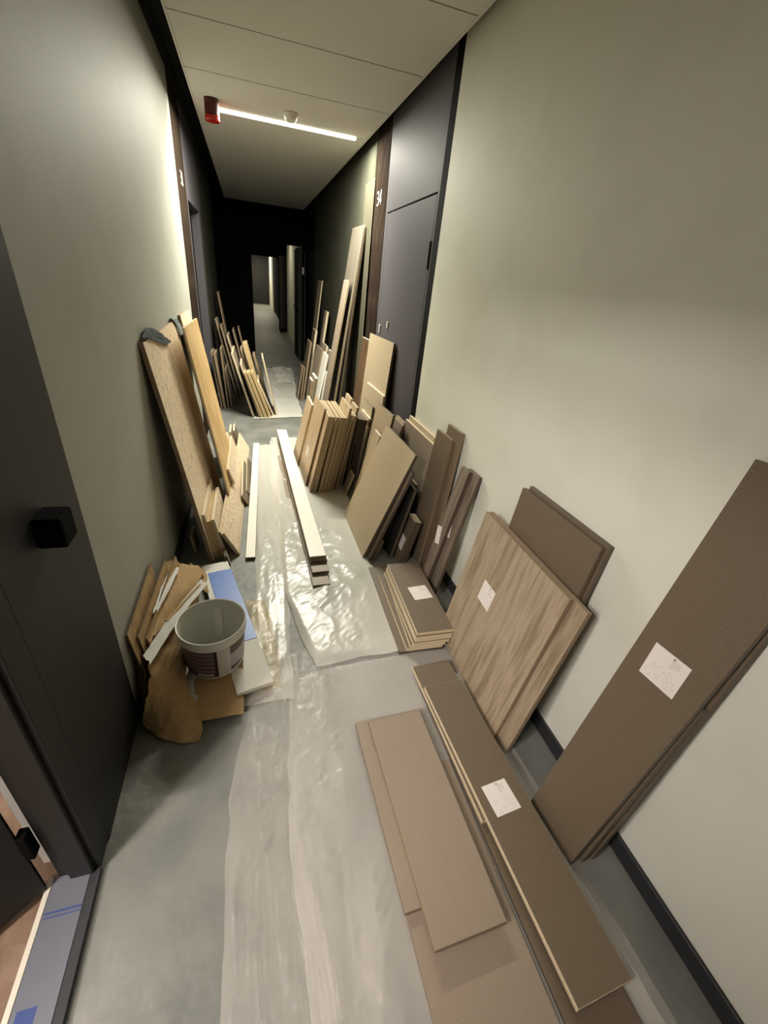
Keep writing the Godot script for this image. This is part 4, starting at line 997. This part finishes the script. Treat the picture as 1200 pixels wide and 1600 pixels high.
	o = put("carton_flap", bent_sheet([[Vector3(-0.383, 0.150, -2.054), Vector3(-0.337, 0.140, -2.031), Vector3(-0.296, 0.120, -1.988)], [Vector3(-0.364, 0.160, -1.945), Vector3(-0.326, 0.150, -1.925), Vector3(-0.284, 0.130, -1.879)], [Vector3(-0.351, 0.150, -1.864), Vector3(-0.313, 0.140, -1.840), Vector3(-0.270, 0.120, -1.806)]], 8, 8, 0.004, M.card, 0.01, 17, 0.06))
	tag(o, "small brown carton corner behind the bucket at the top of the pile", "cardboard", "cartons beside the bucket")
	# white panel wrapped half in blue film
	o = board("foam_panel", "long white panel half covered in blue film, partly under the bucket", "", Vector3(-0.126, 0.05, -1.229), Vector3(-13.6, 90, 0), Vector3(0.153, 0.949, 0.02), "foam", "foam")
	o.set_meta("category", "panel")
	var film_part := put("blue_film", slab(0.125, 0.588, 0.002, M.blue_film, M.blue_film, Vector2.ZERO), o)
	film_part.position = Vector3(0.029, 0.275, 0.0021)
	film_part.set_meta("label", "blue protective film")
	o = put("rag", bent_sheet([[Vector3(-0.502, 1.246, -2.394), Vector3(-0.505, 1.264, -2.437)], [Vector3(-0.472, 1.270, -2.241), Vector3(-0.479, 1.290, -2.394)], [Vector3(-0.465, 1.253, -2.333), Vector3(-0.468, 1.277, -2.497)], [Vector3(-0.456, 1.213, -2.510), Vector3(-0.458, 1.229, -2.651)], [Vector3(-0.448, 1.179, -2.666), Vector3(-0.448, 1.182, -2.800)]], 14, 20, 0.006, M.rag_dark, 0.006, 21, 0.04))
	tag(o, "dark green rag hanging over the top of the large travertine board", "cloth", "rags over the board tops")
	o = put("rag", bent_sheet([[Vector3(-0.499, 1.252, -3.202), Vector3(-0.497, 1.251, -3.388)], [Vector3(-0.468, 1.273, -3.082), Vector3(-0.466, 1.262, -3.245)], [Vector3(-0.456, 1.225, -3.166), Vector3(-0.454, 1.214, -3.317)], [Vector3(-0.445, 1.168, -3.173), Vector3(-0.444, 1.163, -3.315)]], 14, 20, 0.006, M.rag_grey, 0.006, 23, 0.04))
	tag(o, "pale grey-green rag draped over the far top corner of the travertine board", "cloth", "rags over the board tops")


func bucket() -> void:
	var t := thing("bucket", "empty translucent white plastic bucket with a plum printed wrap on the cartons", "bucket", Vector3(-0.217, 0.058, -1.431))
	var R := 0.139
	var r := 0.115
	var h := 0.224
	var w := PackedVector2Array([Vector2(0, 0.004), Vector2(r - 0.006, 0.004), Vector2(r - 0.004, 0.0), Vector2(r, 0.003), Vector2(r + 0.0155, h - 0.045), Vector2(r + 0.0155, h - 0.05)])
	put("body", lathe(w, 64, M.pail), t)
	put("rim", lathe(PackedVector2Array([Vector2(r + 0.0155, h - 0.048), Vector2(R - 0.003, h - 0.046), Vector2(R - 0.003, h - 0.026), Vector2(R - 0.001, h - 0.025), Vector2(R - 0.001, h - 0.014), Vector2(R, h - 0.012), Vector2(R, h - 0.002), Vector2(R - 0.002, h), Vector2(R - 0.006, h - 0.001)]), 64, M.pail), t)
	put("inner_wall", lathe(PackedVector2Array([Vector2(R - 0.006, h - 0.001), Vector2(R - 0.009, h - 0.03), Vector2(r - 0.002, 0.012), Vector2(r - 0.008, 0.008), Vector2(0, 0.008)]), 64, M.pail), t)
	# the wrap, cut into the pale stripe and the printed panels by its picture
	var st := begin()
	st.set_smooth_group(0)
	var n := 64
	for s in n:
		var q := []
		for c in [[s, 0], [s + 1, 0], [s + 1, 1], [s, 1]]:
			var a: float = TAU * c[0] / n
			var rad: float = lerpf(r + 0.0022, r + 0.0148, c[1]) + 0.0012
			q.append([Vector3(rad * cos(a), lerpf(0.014, h - 0.052, c[1]), rad * sin(a)), Vector3(cos(a), -0.07, sin(a)).normalized(), Vector2(fposmod(-float(c[0]) / n + 0.5, 1.0), 1.0 - c[1])])
		# keep the wrap's seam whole
		if absf(q[0][2].x - q[1][2].x) > 0.5:
			for k in 4:
				if q[k][2].x > 0.5:
					q[k][2].x -= 1.0
		for k in [0, 1, 2, 0, 2, 3]:
			st.set_normal(q[k][1])
			st.set_uv(q[k][2])
			st.add_vertex(q[k][0])
	var wrap := put("printed_wrap", done(st, M.pail_print), t)
	wrap.rotation_degrees.y = 10
	wrap.set_meta("label", "plum printed wrap")
	var net := [[Vector3(-0.017, 0.02, -0.1085), Vector3(0, 0.02, -0.11), Vector3(0.017, 0.02, -0.1085)], [Vector3(-0.017, 0.185, -0.125), Vector3(0, 0.185, -0.1265), Vector3(0.017, 0.185, -0.125)]]
	var stripe := put("painted_glow_stripe", bent_sheet(net, 6, 6, 0.001, M.white_paint), t)  # light passing the gap in the wrap, painted as a white strip
	stripe.rotation_degrees.y = -6
